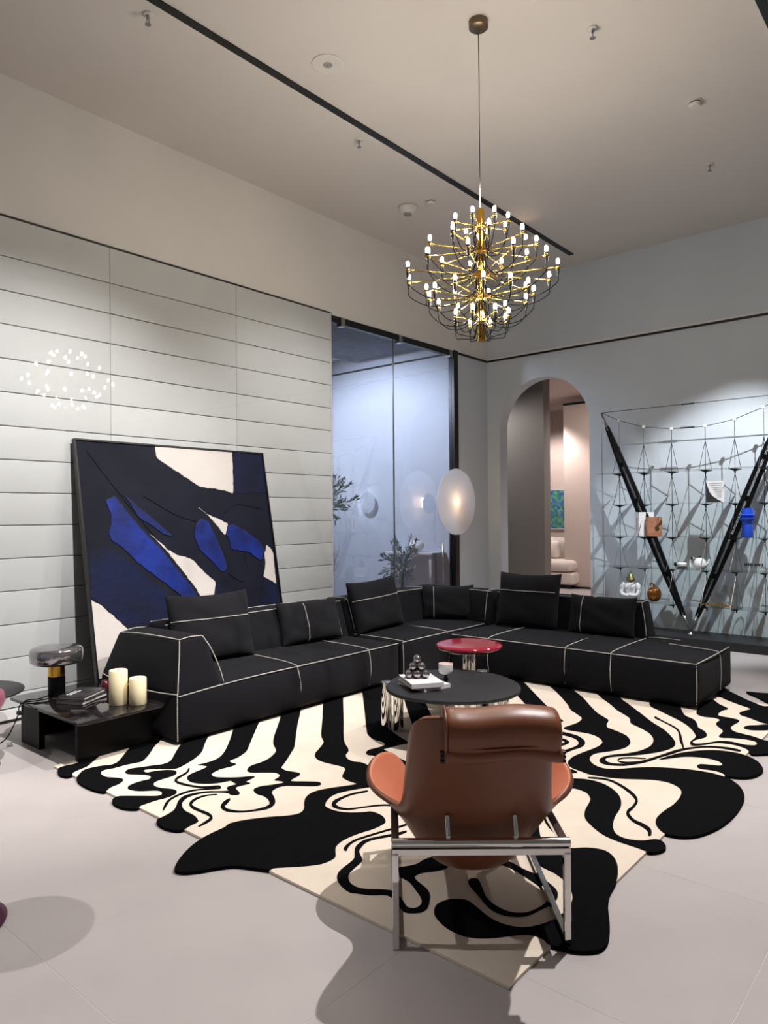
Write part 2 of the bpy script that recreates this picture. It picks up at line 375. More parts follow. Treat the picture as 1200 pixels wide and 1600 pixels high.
# back room behind the glass
br = tag(obj('wall_inner_right', bx((8.0, WY + 0.1, 0), (8.1, 7.9, 3.95)), m_backwall), kind='structure')
obj('trim_strip', bx((7.985, WY + 0.1, 3.70), (8.0, 7.9, 3.722)), m_black, br)
tag(obj('wall_inner_back', bx((3.6, 7.9, 0), (8.1, 8.0, 3.95)), m_taupe_l), kind='structure')
tag(obj('wall_inner_left', bx((3.5, WY + 0.1, 0), (3.6, 8.0, 3.95)), m_backwall), kind='structure')
bc = tag(obj('ceiling_inner', bx((3.5, WY + 0.1, 3.93), (8.1, 8.0, 4.0)), m_base), kind='structure')
obj('raw_panel', bx((3.5, WY + 0.1, 3.80), (7.75, 7.25, 3.93)), m_backceil, bc)
# hall beyond the arch
tag(obj('wall_hall_dark', bx((10.0, 5.262, 0), (10.2, 9.4, 4.2)), m_taupe), kind='structure')
tag(obj('wall_hall_blush', bx((13.38, 2.5, 0.04), (13.5, 6.6, 3.70)), m_pinkwall), kind='structure')
tag(obj('trim_8', bx((13.37, 2.5, 3.70), (13.5, 6.6, 3.745)), m_black), kind='structure')
tag(obj('trim_9', bx((13.36, 2.5, 0.0), (13.5, 6.6, 0.04)), m_black), kind='structure')
tag(obj('wall_hall_far', bx((14.1, 2.5, 0), (14.2, 9.4, 4.2)), m_pinkwall), kind='structure')
tag(obj('ceiling_hall', bx((WX + 0.2, 2.5, 3.86), (14.2, 9.4, 3.96)), m_pinkwall), kind='structure')
tag(obj('wall_hall_near', bx((WX + 0.2, 2.4, 0), (14.2, 2.5, 3.96)), m_pinkwall), kind='structure')

# ------------------------------------------------------------------ the rug
RUG=[[(1.932,4.195),(1.955,4.229),(1.991,4.24),(2.07,4.231),(2.178,4.335),(2.339,4.483),(2.481,4.578),(2.52,4.501),(2.437,4.414),(2.327,4.335),(2.158,4.197),(2.08,4.131),(2.009,4.108),(1.97,4.086),(1.949,4.052),(1.918,4.057),(1.907,4.119)],
[(2.536,4.345),(2.381,4.204),(2.287,4.106),(2.224,4.049),(2.178,4.04),(2.14,4.065),(2.08,4.084),(2.028,4.077),(1.963,4.014),(1.942,3.981),(1.921,3.91),(1.915,3.825),(1.921,3.738),(1.932,3.689),(1.948,3.67),(1.997,3.706),(2.049,3.716),(2.09,3.741),(2.105,3.773),(2.088,3.821),(2.063,3.864),(2.061,3.914),(2.074,3.958),(2.101,3.987),(2.134,3.987),(2.172,3.974),(2.233,3.972),(2.289,3.96),(2.338,3.953),(2.427,4.028),(2.522,4.129),(2.605,4.206),(2.812,4.397),(2.783,4.554)],
[(2.696,4.067),(2.636,4.013),(2.528,3.902),(2.447,3.819),(2.387,3.804),(2.338,3.829),(2.272,3.86),(2.224,3.885),(2.19,3.878),(2.166,3.845),(2.171,3.81),(2.209,3.752),(2.231,3.705),(2.224,3.673),(2.198,3.647),(2.161,3.655),(2.113,3.657),(2.072,3.644),(2.052,3.621),(2.049,3.589),(2.07,3.534),(2.124,3.479),(2.142,3.446),(2.134,3.414),(2.112,3.39),(2.086,3.403),(2.037,3.463),(1.994,3.517),(1.959,3.553),(1.928,3.546),(1.907,3.523),(1.893,3.474),(1.893,3.417),(1.908,3.367),(1.94,3.328),(1.965,3.348),(2.007,3.351),(2.062,3.349),(2.112,3.338),(2.164,3.342),(2.191,3.361),(2.202,3.394),(2.192,3.431),(2.17,3.476),(2.161,3.524),(2.175,3.562),(2.2,3.587),(2.243,3.592),(2.293,3.589),(2.335,3.597),(2.362,3.625),(2.369,3.657),(2.343,3.701),(2.291,3.736),(2.249,3.751),(2.248,3.785),(2.266,3.805),(2.292,3.789),(2.342,3.732),(2.394,3.68),(2.459,3.694),(2.538,3.728),(2.615,3.772),(2.685,3.829),(2.78,3.937),(2.924,4.085),(3.193,4.362),(3.159,4.472),(2.861,4.219)],
[(3.147,4.102),(2.949,3.888),(2.788,3.726),(2.694,3.65),(2.625,3.621),(2.555,3.62),(2.511,3.63),(2.527,3.597),(2.531,3.563),(2.492,3.547),(2.431,3.539),(2.378,3.525),(2.343,3.489),(2.326,3.433),(2.34,3.378),(2.377,3.325),(2.427,3.29),(2.47,3.275),(2.479,3.264),(2.471,3.218),(2.472,3.198),(2.419,3.207),(2.395,3.193),(2.382,3.159),(2.344,3.192),(2.305,3.239),(2.247,3.272),(2.184,3.284),(2.129,3.251),(2.08,3.198),(2.035,3.159),(1.967,3.138),(1.934,3.134),(1.911,3.105),(1.901,3.047),(1.908,2.989),(1.93,2.943),(1.957,2.937),(1.995,2.947),(2.041,2.955),(2.059,2.981),(2.074,3.036),(2.077,3.109),(2.095,3.164),(2.13,3.217),(2.183,3.252),(2.232,3.252),(2.281,3.234),(2.323,3.192),(2.358,3.14),(2.355,3.102),(2.377,3.075),(2.4,3.088),(2.423,3.148),(2.45,3.169),(2.524,3.152),(2.523,3.191),(2.602,3.209),(2.581,3.243),(2.544,3.269),(2.495,3.322),(2.459,3.378),(2.462,3.42),(2.488,3.449),(2.558,3.466),(2.618,3.455),(2.665,3.462),(2.664,3.507),(2.682,3.542),(2.739,3.549),(2.811,3.577),(2.875,3.618),(3.04,3.775),(3.222,3.947),(3.364,4.083),(3.61,4.332),(3.47,4.433)],
[(3.575,4.089),(3.369,3.887),(3.18,3.71),(3.064,3.586),(2.991,3.475),(2.934,3.425),(2.854,3.384),(2.777,3.367),(2.706,3.369),(2.648,3.334),(2.632,3.292),(2.664,3.245),(2.717,3.18),(2.717,3.127),(2.68,3.095),(2.641,3.084),(2.653,3.05),(2.656,3.02),(2.635,3.016),(2.577,3.043),(2.531,3.07),(2.486,3.07),(2.464,3.045),(2.45,2.999),(2.455,2.952),(2.441,2.902),(2.416,2.86),(2.396,2.843),(2.36,2.833),(2.353,2.811),(2.394,2.814),(2.437,2.841),(2.476,2.893),(2.504,2.943),(2.535,2.975),(2.585,2.986),(2.628,2.969),(2.682,2.899),(2.733,2.837),(2.766,2.837),(2.776,2.869),(2.741,2.923),(2.691,2.993),(2.712,3.016),(2.78,3.03),(2.802,3.051),(2.797,3.089),(2.781,3.141),(2.793,3.197),(2.823,3.224),(2.904,3.278),(3.034,3.373),(3.107,3.43),(3.273,3.596),(3.456,3.779),(3.728,4.039),(4.112,4.424),(3.904,4.432)],
[(3.966,4.037),(3.651,3.726),(3.393,3.475),(3.316,3.378),(3.27,3.331),(3.161,3.265),(3.095,3.226),(3.047,3.169),(3.025,3.097),(3.032,3.009),(3.039,2.936),(3.018,2.892),(2.958,2.851),(2.919,2.82),(2.9,2.765),(2.896,2.688),(2.88,2.685),(2.815,2.721),(2.735,2.765),(2.66,2.787),(2.59,2.769),(2.533,2.724),(2.477,2.666),(2.422,2.642),(2.362,2.67),(2.303,2.722),(2.206,2.787),(2.132,2.816),(2.084,2.802),(2.008,2.797),(1.941,2.785),(1.858,2.753),(1.774,2.701),(1.711,2.645),(1.701,2.613),(1.719,2.577),(1.768,2.538),(1.824,2.508),(1.881,2.465),(1.912,2.414),(1.941,2.348),(1.957,2.318),(1.979,2.319),(2.026,2.275),(2.073,2.231),(2.127,2.192),(2.179,2.181),(2.217,2.189),(2.262,2.233),(2.3,2.259),(2.364,2.271),(2.446,2.263),(2.53,2.241),(2.599,2.24),(2.63,2.252),(2.662,2.3),(2.67,2.351),(2.662,2.383),(2.641,2.398),(2.596,2.444),(2.567,2.494),(2.557,2.552),(2.567,2.602),(2.596,2.631),(2.64,2.658),(2.707,2.677),(2.796,2.655),(2.912,2.595),(2.968,2.551),(3.035,2.562),(3.1,2.676),(3.16,2.873),(3.141,2.941),(3.158,3.01),(3.206,3.066),(3.259,3.095),(3.302,3.139),(3.403,3.271),(3.749,3.605),(4.135,3.981),(4.48,4.32),(4.344,4.4)],
[(4.347,3.958),(4.002,3.626),(3.707,3.345),(3.592,3.227),(3.542,3.125),(3.538,3.051),(3.498,2.997),(3.44,2.994),(3.366,3.011),(3.314,2.994),(3.289,2.953),(3.303,2.909),(3.292,2.777),(3.244,2.663),(3.298,2.597),(3.342,2.693),(3.361,2.759),(3.403,2.87),(3.427,2.946),(3.468,2.944),(3.565,2.925),(3.631,2.911),(3.695,3.044),(3.784,3.19),(4.064,3.479),(4.337,3.728),(4.628,3.996),(4.91,4.267),(4.718,4.309)],
[(4.672,3.807),(3.996,3.169),(3.796,2.946),(3.782,2.75),(4.228,3.165),(4.587,3.51),(5.137,3.981),(5.028,4.118)],
[(5.3,3.775),(4.942,3.295),(4.635,3.05),(4.418,2.902),(4.271,2.705),(4.411,2.53),(4.608,2.691),(4.883,2.919),(5.551,3.456)],
[(5.677,3.442),(5.232,3.053),(4.96,2.797),(4.734,2.583),(4.549,2.423),(4.61,2.347),(4.685,2.35),(4.716,2.351),(4.784,2.435),(4.909,2.544),(5.148,2.764),(5.438,3.024),(5.669,3.229),(6.059,3.534),(5.943,3.681)],
[(6.02,3.288),(5.717,3.04),(5.555,2.876),(5.364,2.703),(5.132,2.517),(5.018,2.438),(4.929,2.34),(4.879,2.287),(4.812,2.258),(4.711,2.248),(4.614,2.264),(4.557,2.267),(4.534,2.235),(4.54,2.167),(4.547,2.07),(4.512,1.996),(4.445,1.94),(4.371,1.92),(4.282,1.923),(4.165,1.943),(4.056,1.956),(3.984,1.948),(3.934,1.933),(3.88,1.889),(3.858,1.827),(3.841,1.76),(3.85,1.698),(3.868,1.632),(3.903,1.566),(3.949,1.5),(3.987,1.433),(3.996,1.367),(3.968,1.309),(3.917,1.272),(3.826,1.249),(3.71,1.243),(3.603,1.252),(3.506,1.253),(3.439,1.238),(3.387,1.207),(3.349,1.164),(3.352,1.124),(3.372,1.082),(3.43,1.036),(3.531,1.001),(3.652,0.978),(3.818,0.971),(3.983,0.982),(4.087,1.005),(4.191,1.056),(4.259,1.119),(4.275,1.152),(4.29,1.213),(4.283,1.29),(4.261,1.363),(4.222,1.443),(4.172,1.52),(4.097,1.598),(4.011,1.671),(3.979,1.734),(4.002,1.8),(4.061,1.852),(4.142,1.88),(4.213,1.871),(4.295,1.823),(4.395,1.782),(4.489,1.779),(4.564,1.802),(4.645,1.852),(4.695,1.916),(4.735,1.996),(4.755,2.037),(4.833,2.076),(4.926,2.102),(4.975,2.151),(5.054,2.241),(5.209,2.368),(5.404,2.517),(5.578,2.679),(5.7,2.779),(6.141,3.075),(6.058,3.181)],
[(5.563,2.457),(5.355,2.27),(5.217,2.155),(5.085,2.013),(4.96,1.953),(4.887,1.852),(4.803,1.762),(4.695,1.699),(4.558,1.665),(4.425,1.679),(4.326,1.72),(4.244,1.779),(4.162,1.813),(4.096,1.808),(4.053,1.772),(4.054,1.722),(4.092,1.661),(4.131,1.633),(4.227,1.582),(4.363,1.545),(4.539,1.495),(4.658,1.445),(4.741,1.382),(4.779,1.307),(4.785,1.245),(4.79,1.201),(4.819,1.203),(4.829,1.256),(4.809,1.326),(4.759,1.399),(4.676,1.462),(4.566,1.515),(4.402,1.558),(4.238,1.608),(4.151,1.651),(4.104,1.699),(4.094,1.75),(4.125,1.782),(4.17,1.788),(4.22,1.757),(4.284,1.704),(4.352,1.651),(4.458,1.589),(4.552,1.555),(4.639,1.547),(4.727,1.57),(4.849,1.643),(4.964,1.731),(5.075,1.845),(5.24,1.985),(5.443,2.16),(5.589,2.285),(6.113,2.639),(6.013,2.765)],
[(5.543,2.035),(5.411,1.912),(5.316,1.8),(5.225,1.694),(5.11,1.596),(4.966,1.516),(4.883,1.497),(4.81,1.497),(4.75,1.484),(4.727,1.455),(4.789,1.407),(4.87,1.364),(4.899,1.317),(4.904,1.254),(4.871,1.182),(4.794,1.138),(4.793,1.113),(4.845,1.064),(4.912,1.008),(5.105,1.016),(5.172,1.05),(5.121,1.123),(5.164,1.208),(5.182,1.279),(5.208,1.342),(5.284,1.379),(5.364,1.382),(5.471,1.373),(5.52,1.397),(5.529,1.46),(5.537,1.524),(5.61,1.546),(5.706,1.544),(5.784,1.527),(5.877,1.617),(5.984,1.7),(5.79,1.725),(5.508,1.674),(5.447,1.599),(5.464,1.541),(5.43,1.489),(5.309,1.483),(5.202,1.415),(5.141,1.393),(5.043,1.389),(5.01,1.369),(5.046,1.312),(5.073,1.231),(5.061,1.174),(5.016,1.155),(4.972,1.159),(4.947,1.211),(4.959,1.289),(4.923,1.357),(4.819,1.416),(4.775,1.459),(4.798,1.482),(4.855,1.483),(4.943,1.452),(5.013,1.458),(5.086,1.494),(5.145,1.552),(5.229,1.584),(5.327,1.638),(5.405,1.726),(5.637,1.833),(5.863,1.941),(5.957,2.104)],
[(6.142,1.682),(5.983,1.526),(5.887,1.398),(5.815,1.408),(5.722,1.429),(5.66,1.408),(5.616,1.337),(5.552,1.251),(5.54,1.197),(5.575,1.119),(6.093,1.221),(6.019,1.33),(6.078,1.407),(6.152,1.489),(6.259,1.582),(6.371,1.68),(6.475,1.751)],
[(5.339,1.311),(5.408,1.299),(5.456,1.253),(5.538,1.179),(5.413,1.153),(5.337,1.215),(5.309,1.276)],
[(6.418,1.553),(6.45,1.465),(6.466,1.322),(6.162,1.26),(6.168,1.337),(6.296,1.443)],
[(4.331,1.534),(4.491,1.49),(4.595,1.437),(4.676,1.374),(4.729,1.304),(4.749,1.225),(4.734,1.149),(4.671,1.075),(4.574,1.024),(4.493,1.008),(4.401,1.023),(4.343,1.056),(4.311,1.104),(4.301,1.147),(4.325,1.17),(4.342,1.208),(4.337,1.256),(4.326,1.293),(4.351,1.322),(4.4,1.32),(4.427,1.272),(4.445,1.226),(4.479,1.218),(4.522,1.248),(4.538,1.313),(4.517,1.381),(4.462,1.448)],
[(3.606,1.9),(3.699,1.82),(3.732,1.776),(3.754,1.732),(3.758,1.67),(3.733,1.597),(3.667,1.519),(3.586,1.467),(3.495,1.435),(3.374,1.413),(3.271,1.379),(3.205,1.339),(3.182,1.295),(3.19,1.248),(3.217,1.208),(3.256,1.181),(3.264,1.151),(3.232,1.12),(3.196,1.11),(3.154,1.121),(3.121,1.149),(3.123,1.173),(3.128,1.207),(3.131,1.258),(3.138,1.319),(3.163,1.391),(3.222,1.471),(3.282,1.526),(3.364,1.561),(3.461,1.584),(3.519,1.605),(3.576,1.651),(3.592,1.71),(3.575,1.759),(3.503,1.847)],
[(3.839,1.939),(3.85,1.883),(3.825,1.821),(3.782,1.85),(3.737,1.905)],
[(4.468,2.317),(4.466,2.269),(4.468,2.193),(4.453,2.116),(4.397,2.046),(4.335,2.009),(4.258,1.996),(4.175,2.013),(4.073,2.028),(4.027,2.052),(4.062,2.07),(4.112,2.057),(4.189,2.038),(4.264,2.031),(4.322,2.047),(4.379,2.091),(4.404,2.152),(4.41,2.241),(4.412,2.288)],
[(4.326,2.203),(4.336,2.153),(4.318,2.12),(4.292,2.098),(4.248,2.095),(4.206,2.104),(4.171,2.125),(4.201,2.14),(4.244,2.122),(4.277,2.121),(4.296,2.148),(4.283,2.182)],
[(3.291,1.757),(3.387,1.776),(3.358,1.745),(3.275,1.71),(3.167,1.673),(3.102,1.628),(3.064,1.579),(3.038,1.538),(3.016,1.503),(3.004,1.521),(3.049,1.586),(3.101,1.642),(3.145,1.674),(3.206,1.701)],
[(2.938,1.433),(2.985,1.382),(3.011,1.322),(2.995,1.272),(2.936,1.222),(2.845,1.181),(2.765,1.159),(2.667,1.142),(2.574,1.107),(2.482,1.062),(2.401,1.031),(2.351,1.022),(2.309,1.031),(2.27,1.069),(2.247,1.114),(2.237,1.152),(2.235,1.18),(2.246,1.2),(2.248,1.231),(2.236,1.262),(2.196,1.301),(2.156,1.331),(2.117,1.37),(2.09,1.416),(2.084,1.478),(2.096,1.528),(2.12,1.576),(2.147,1.603),(2.192,1.621),(2.243,1.608),(2.276,1.576),(2.286,1.539),(2.265,1.481),(2.244,1.426),(2.237,1.373),(2.247,1.323),(2.274,1.283),(2.319,1.254),(2.37,1.235),(2.427,1.225),(2.493,1.226),(2.557,1.243),(2.612,1.276),(2.658,1.323),(2.69,1.382),(2.703,1.441),(2.722,1.483),(2.78,1.547),(2.738,1.604),(2.845,1.611),(2.929,1.629),(3.049,1.674),(3.104,1.684),(3.026,1.637),(2.932,1.57),(2.932,1.505)],
[(2.628,1.677),(2.657,1.599),(2.652,1.554),(2.637,1.495),(2.632,1.434),(2.607,1.374),(2.58,1.326),(2.547,1.299),(2.497,1.284),(2.448,1.291),(2.395,1.303),(2.34,1.32),(2.305,1.356),(2.287,1.403),(2.299,1.46),(2.344,1.533),(2.383,1.599),(2.409,1.625),(2.438,1.626),(2.447,1.604),(2.412,1.563),(2.361,1.513),(2.331,1.463),(2.319,1.406),(2.329,1.363),(2.359,1.331),(2.402,1.315),(2.459,1.308),(2.494,1.319),(2.538,1.354),(2.564,1.402),(2.589,1.468),(2.612,1.544),(2.614,1.601),(2.594,1.665)],
[(2.601,2.099),(2.56,2.105),(2.51,2.131),(2.454,2.161),(2.403,2.174),(2.346,2.157),(2.314,2.137),(2.278,2.088),(2.249,2.068),(2.189,2.054),(2.142,2.038),(2.113,2.012),(2.092,1.978),(2.088,1.935),(2.104,1.897),(2.124,1.872),(2.154,1.823),(2.154,1.79),(2.125,1.734),(2.104,1.698),(2.109,1.675),(2.131,1.665),(2.161,1.673),(2.19,1.699),(2.22,1.746),(2.252,1.804),(2.261,1.853),(2.264,1.889),(2.279,1.903),(2.314,1.913),(2.357,1.887),(2.393,1.872),(2.438,1.872),(2.477,1.858),(2.483,1.828),(2.48,1.776),(2.459,1.758),(2.423,1.76),(2.38,1.786),(2.346,1.811),(2.314,1.819),(2.295,1.812),(2.278,1.783),(2.259,1.728),(2.235,1.691),(2.198,1.663),(2.148,1.636),(2.115,1.634),(2.094,1.647),(2.072,1.676),(2.078,1.704),(2.1,1.746),(2.12,1.794),(2.113,1.821),(2.081,1.859),(2.057,1.906),(2.042,1.943),(2.057,2.002),(2.084,2.048),(2.118,2.077),(2.159,2.091),(2.22,2.102),(2.263,2.118),(2.324,2.172),(2.368,2.191),(2.416,2.195),(2.469,2.174),(2.527,2.145),(2.579,2.12),(2.607,2.11)],
[(2.443,3.625),(2.405,3.586),(2.359,3.565),(2.317,3.551),(2.277,3.515),(2.266,3.455),(2.281,3.384),(2.306,3.314),(2.348,3.27),(2.381,3.243),(2.383,3.238),(2.368,3.239),(2.29,3.306),(2.233,3.329),(2.172,3.327),(2.113,3.311),(2.063,3.273),(2.012,3.213),(2.012,3.205),(2.061,3.25),(2.106,3.29),(2.163,3.309),(2.223,3.31),(2.281,3.292),(2.358,3.226),(2.38,3.225),(2.393,3.258),(2.361,3.288),(2.319,3.332),(2.296,3.402),(2.284,3.476),(2.291,3.514),(2.308,3.525),(2.349,3.542),(2.398,3.565),(2.441,3.608)],
[(2.308,3.172),(2.261,3.207),(2.202,3.212),(2.146,3.179),(2.119,3.115),(2.118,3.049),(2.118,2.977),(2.108,2.949),(2.081,2.934),(2.02,2.914),(2.016,2.904),(2.072,2.911),(2.114,2.934),(2.138,2.993),(2.135,3.065),(2.139,3.13),(2.149,3.159),(2.192,3.189),(2.254,3.195),(2.303,3.165)],
[(2.316,3.068),(2.27,3.056),(2.221,3.012),(2.208,2.946),(2.243,2.884),(2.299,2.84),(2.352,2.812),(2.368,2.835),(2.309,2.853),(2.253,2.896),(2.229,2.967),(2.244,3.011),(2.258,3.017),(2.309,3.051)],
[(4.302,1.61),(4.269,1.676),(4.225,1.72),(4.171,1.727),(4.138,1.697),(4.157,1.654),(4.243,1.588),(4.367,1.545),(4.517,1.498),(4.533,1.505),(4.385,1.553),(4.26,1.595),(4.175,1.661),(4.157,1.703),(4.167,1.719),(4.207,1.712),(4.25,1.668),(4.289,1.606)],
[(5.189,1.866),(5.146,1.808),(5.074,1.721),(4.997,1.648),(4.89,1.599),(4.775,1.558),(4.675,1.511),(4.611,1.483),(4.621,1.48),(4.693,1.506),(4.802,1.549),(4.914,1.593),(5.029,1.651),(5.103,1.727),(5.173,1.814),(5.233,1.876)],
[(3.781,1.729),(3.81,1.662),(3.803,1.598),(3.749,1.516),(3.682,1.443),(3.629,1.41),(3.553,1.397),(3.496,1.398),(3.434,1.378),(3.378,1.324),(3.353,1.271),(3.321,1.233),(3.281,1.215),(3.292,1.206),(3.354,1.23),(3.388,1.276),(3.407,1.328),(3.458,1.373),(3.485,1.381),(3.54,1.383),(3.635,1.398),(3.713,1.444),(3.78,1.521),(3.827,1.604),(3.832,1.67),(3.797,1.735)],
[(2.287,2.188),(2.325,2.21),(2.38,2.22),(2.451,2.205),(2.535,2.181),(2.62,2.153),(2.679,2.141),(2.69,2.152),(2.63,2.164),(2.545,2.191),(2.46,2.216),(2.389,2.232),(2.333,2.228),(2.292,2.211)],
[(2.854,2.58),(2.776,2.614),(2.698,2.623),(2.64,2.619),(2.592,2.579),(2.587,2.527),(2.612,2.481),(2.678,2.442),(2.746,2.394),(2.782,2.35),(2.791,2.294),(2.804,2.303),(2.793,2.359),(2.757,2.403),(2.686,2.45),(2.624,2.492),(2.607,2.542),(2.624,2.59),(2.624,2.586),(2.683,2.603),(2.764,2.6),(2.842,2.567)]]
PAINT={'cream':[[(0.712,0),(1.532,-0.007),(1.481,0.413),(1.379,0.389),(1.275,0.373),(1.131,0.363),(1.056,0.321),(0.892,0.222),(0.794,0.166),(0.713,0.116),(0.715,0.051)],
[(0.579,0.779),(0.663,0.855),(0.729,0.916),(0.815,0.969),(0.89,0.984),(0.962,1.019),(1.048,1.117),(1.167,1.223),(1.122,1.378),(1.013,1.368),(0.95,1.253),(0.854,1.113),(0.726,0.94),(0.63,0.83)],
[(1.075,0.548),(1.158,0.61),(1.277,0.655),(1.381,0.701),(1.329,0.807),(1.284,0.753),(1.213,0.663),(1.14,0.592)],
[(1.804,0.914),(1.866,0.973),(1.854,1.29),(1.712,1.215),(1.755,1.098),(1.758,1.005)],
[(0.006,1.272),(0.076,1.309),(0.161,1.392),(0.262,1.502),(0.364,1.621),(0.362,1.924),(-0.003,1.86)]],
'blue':[[(0.211,0.497),(0.293,0.461),(0.322,0.496),(0.366,0.559),(0.409,0.623),(0.531,0.77),(0.657,0.904),(0.783,1.075),(0.912,1.25),(0.974,1.364),(0.86,1.353),(0.692,1.216),(0.561,1.11),(0.434,1.006),(0.329,0.891),(0.238,0.825),(0.209,0.755),(0.244,0.685),(0.248,0.607)],
[(0.378,0.447),(0.455,0.518),(0.567,0.608),(0.714,0.741),(0.781,0.801),(0.709,0.783),(0.576,0.69),(0.493,0.64),(0.435,0.543)],
[(1.023,0.713),(1.091,0.653),(1.159,0.68),(1.214,0.804),(1.274,0.965),(1.306,1.107),(1.249,1.139),(1.141,1.028),(1.035,0.92),(1,0.816)],
[(1.379,0.719),(1.441,0.711),(1.564,0.777),(1.709,0.873),(1.762,0.95),(1.703,1.058),(1.64,1.018),(1.578,0.978),(1.47,0.952),(1.373,0.943),(1.375,0.862),(1.341,0.799)]],
'mid':[[(0.276,0.92),(0.459,1.087),(0.616,1.242),(0.749,1.343),(0.838,1.376),(0.654,1.518),(0.263,1.487),(0.106,1.319),(0.02,1.251),(0.036,0.909),(0.139,0.853)],
[(1.133,1.371),(1.166,1.228),(1.251,1.269),(1.331,1.302),(1.334,1.425),(1.141,1.457)],
[(1.547,-0),(1.885,0.001),(1.881,0.401),(1.484,0.418)],
[(1.711,1.224),(1.847,1.299),(1.846,1.475),(1.639,1.455)]]}

rug = thing('zebra_rug', 'huge cream wool rug with melting black zebra stripes on the grey floor', 'rug', (4.0, 2.7, 0))
pb = BM(); prism(pb, [(1.955, 1.17), (6.1, 1.15), (6.1, 4.3), (1.955, 4.3)], 0.0015, 0.012)
obj('cream_pile', pb, m_cream, rug, world=True)
for k, s in enumerate(RUG):
    pts = [(p.x, p.y) for p in spline(s, 3)]
    obj('black_stripe', prism(BM(), pts, 0.0015, 0.0155 + 0.0001 * (k % 7)), m_pile, rug, world=True)

# ------------------------------------------------------------------ leaning painting
pt = thing('abstract_painting', 'large framed navy, ultramarine and cream abstract painting leaning on the white plank wall', 'painting', (3.6, 5.1, 0))
o_ = Vector((2.65, 5.5, 2.133)) + Vector((0, -0.045, -0.008)); v_ = Vector((0, -0.40, -2.133)); H = v_.length; v_.normalize(); n_ = Vector((0, -v_.z, v_.y)); n_ = -n_ if n_.y > 0 else n_
Wd = 1.90
pm = lambda x, y, z: tuple(o_ + Vector((x, 0, 0)) + v_ * y + n_ * z)
cv = prism(BM(), [(0.012, 0.012), (Wd - 0.012, 0.012), (Wd - 0.012, H - 0.02), (0.012, H - 0.02)], -0.02, 0.0, pm)
obj('canvas', cv, m_canvas, pt, world=True)
for a, b in (((0, 0), (0.014, H - 0.008)), ((Wd - 0.014, 0), (Wd, H - 0.008)), ((0.014, 0), (Wd - 0.014, 0.014)), ((0.014, H - 0.022), (Wd - 0.014, H - 0.008))):
    obj('frame_bar', prism(BM(), [(a[0], a[1]), (b[0], a[1]), (b[0], b[1]), (a[0], b[1])], -0.03, 0.012, pm), m_black, pt, world=True)
cl = lambda p: (min(max(p.x, 0.016), Wd - 0.016), min(max(p.y, 0.016), H - 0.024))
for key, m, zt in (('mid', m_pmid, 0.002), ('cream', m_pcream, 0.003), ('blue', m_pblue, 0.006)):
    for k, s in enumerate(PAINT[key]): obj('paint_patch', prism(BM(), [cl(p) for p in jag(s, 0.004, k, 0.025)], -0.001, zt + 0.0005 * k, pm), m, pt, world=True)
m_edge = mat('paint_ridge_highlight', (44, 54, 84), 0.5, spec=0.3, vary=0.3)
for k, s in enumerate(PAINT['blue']):
    q = jag(s, 0.003, 50 + k, 0.03); obj('paint_ridge', tube(BM(), [pm(*cl(p), 0.005) for p in q[: int(len(q) * 0.62)]], 0.0035, 5), m_edge, pt, world=True, smooth=True)
# raised palette-knife ridges
for a in ([(0.10, 0.10), (0.42, 0.55), (0.62, 0.80)], [(0.25, 0.62), (0.40, 0.92), (0.62, 1.06), (0.80, 1.16)], [(1.35, 0.60), (1.50, 0.52), (1.8, 0.56)], [(1.32, 1.16), (1.46, 1.24), (1.53, 1.16), (1.52, 0.95)], [(0.55, 0.45), (0.85, 0.62), (1.10, 0.70), (1.2, 0.86)]):
    obj('paint_ridge', tube(BM(), [pm(p.x, p.y, 0.002) for p in spline(a, 6, False)], 0.004, 5), m_canvas, pt, world=True, smooth=True)

# ------------------------------------------------------------------ sectional sofa
sofa = thing('sectional_sofa', 'black L-shaped sectional sofa with white cord stitching around the rug', 'sofa', (4.9, 4.5, 0))
def soft(name, c8, r, bulge, m=None, n=5, par=None):
    return obj(name, softbox(BM(), c8, r, bulge, n), m or m_sofa, par or sofa, smooth=True, world=True)
def cord(par, pts, r=0.0044, sub=5, closed=False):
    p = spline(pts, sub, closed); 
    return obj('stitching', braid(BM(), p, r), m_stitch, par, smooth=True, world=True)
# left module
sm = soft('seat_module', blk(2.63, 4.905, 4.02, 5.02, 0.035, 0.365), 0.035, (0.0, 0.0, 0.05, 0, 0, 0.025), n=8)
def edge_y(x, x0, x1, b, a=0.0): u = (x - (x0 + x1) / 2) / ((x1 - x0) / 2); return b * (1 - u * u)
zf = lambda x: 0.36 - 0.03 * max(0, (3.3 - x) / 0.7) ** 1.5
cord(sm, [(x, 4.022 - 0.012 * (1 - ((x - 3.77) / 1.14) ** 2), zf(x)) for x in (2.64, 2.8, 3.0, 3.3, 3.67, 4.1, 4.49, 4.7, 4.89)])
def over(par, x, y0=4.02, yb=4.62, zb=0.06):
    u = 1 - ((x - 3.77) / 1.14) ** 2
    cord(par, [(x, y0 - 0.008 * u, zb), (x, y0 - 0.047 * u, 0.2), (x, y0 - 0.014 * u, 0.345), (x, y0 + 0.02, 0.369), (x, y0 + 0.2, 0.372 + 0.012 * u), (x, yb, 0.372 + 0.016 * u)])
over(sm, 3.67); over(sm, 4.49)
cord(sm, [(2.637, 4.03, 0.04), (2.632, 4.025, 0.2), (2.637, 4.03, 0.35)])
arm = soft('arm', [(2.625, 4.015, 0.33), (3.0, 4.015, 0.33), (3.05, 5.02, 0.33), (2.625, 5.02, 0.33), (2.715, 4.13, 0.685), (2.90, 4.10, 0.695), (2.95, 4.95, 0.67), (2.73, 4.93, 0.655)], 0.03, (0.02, 0.01, 0.015, 0, 0, 0.01), n=5)
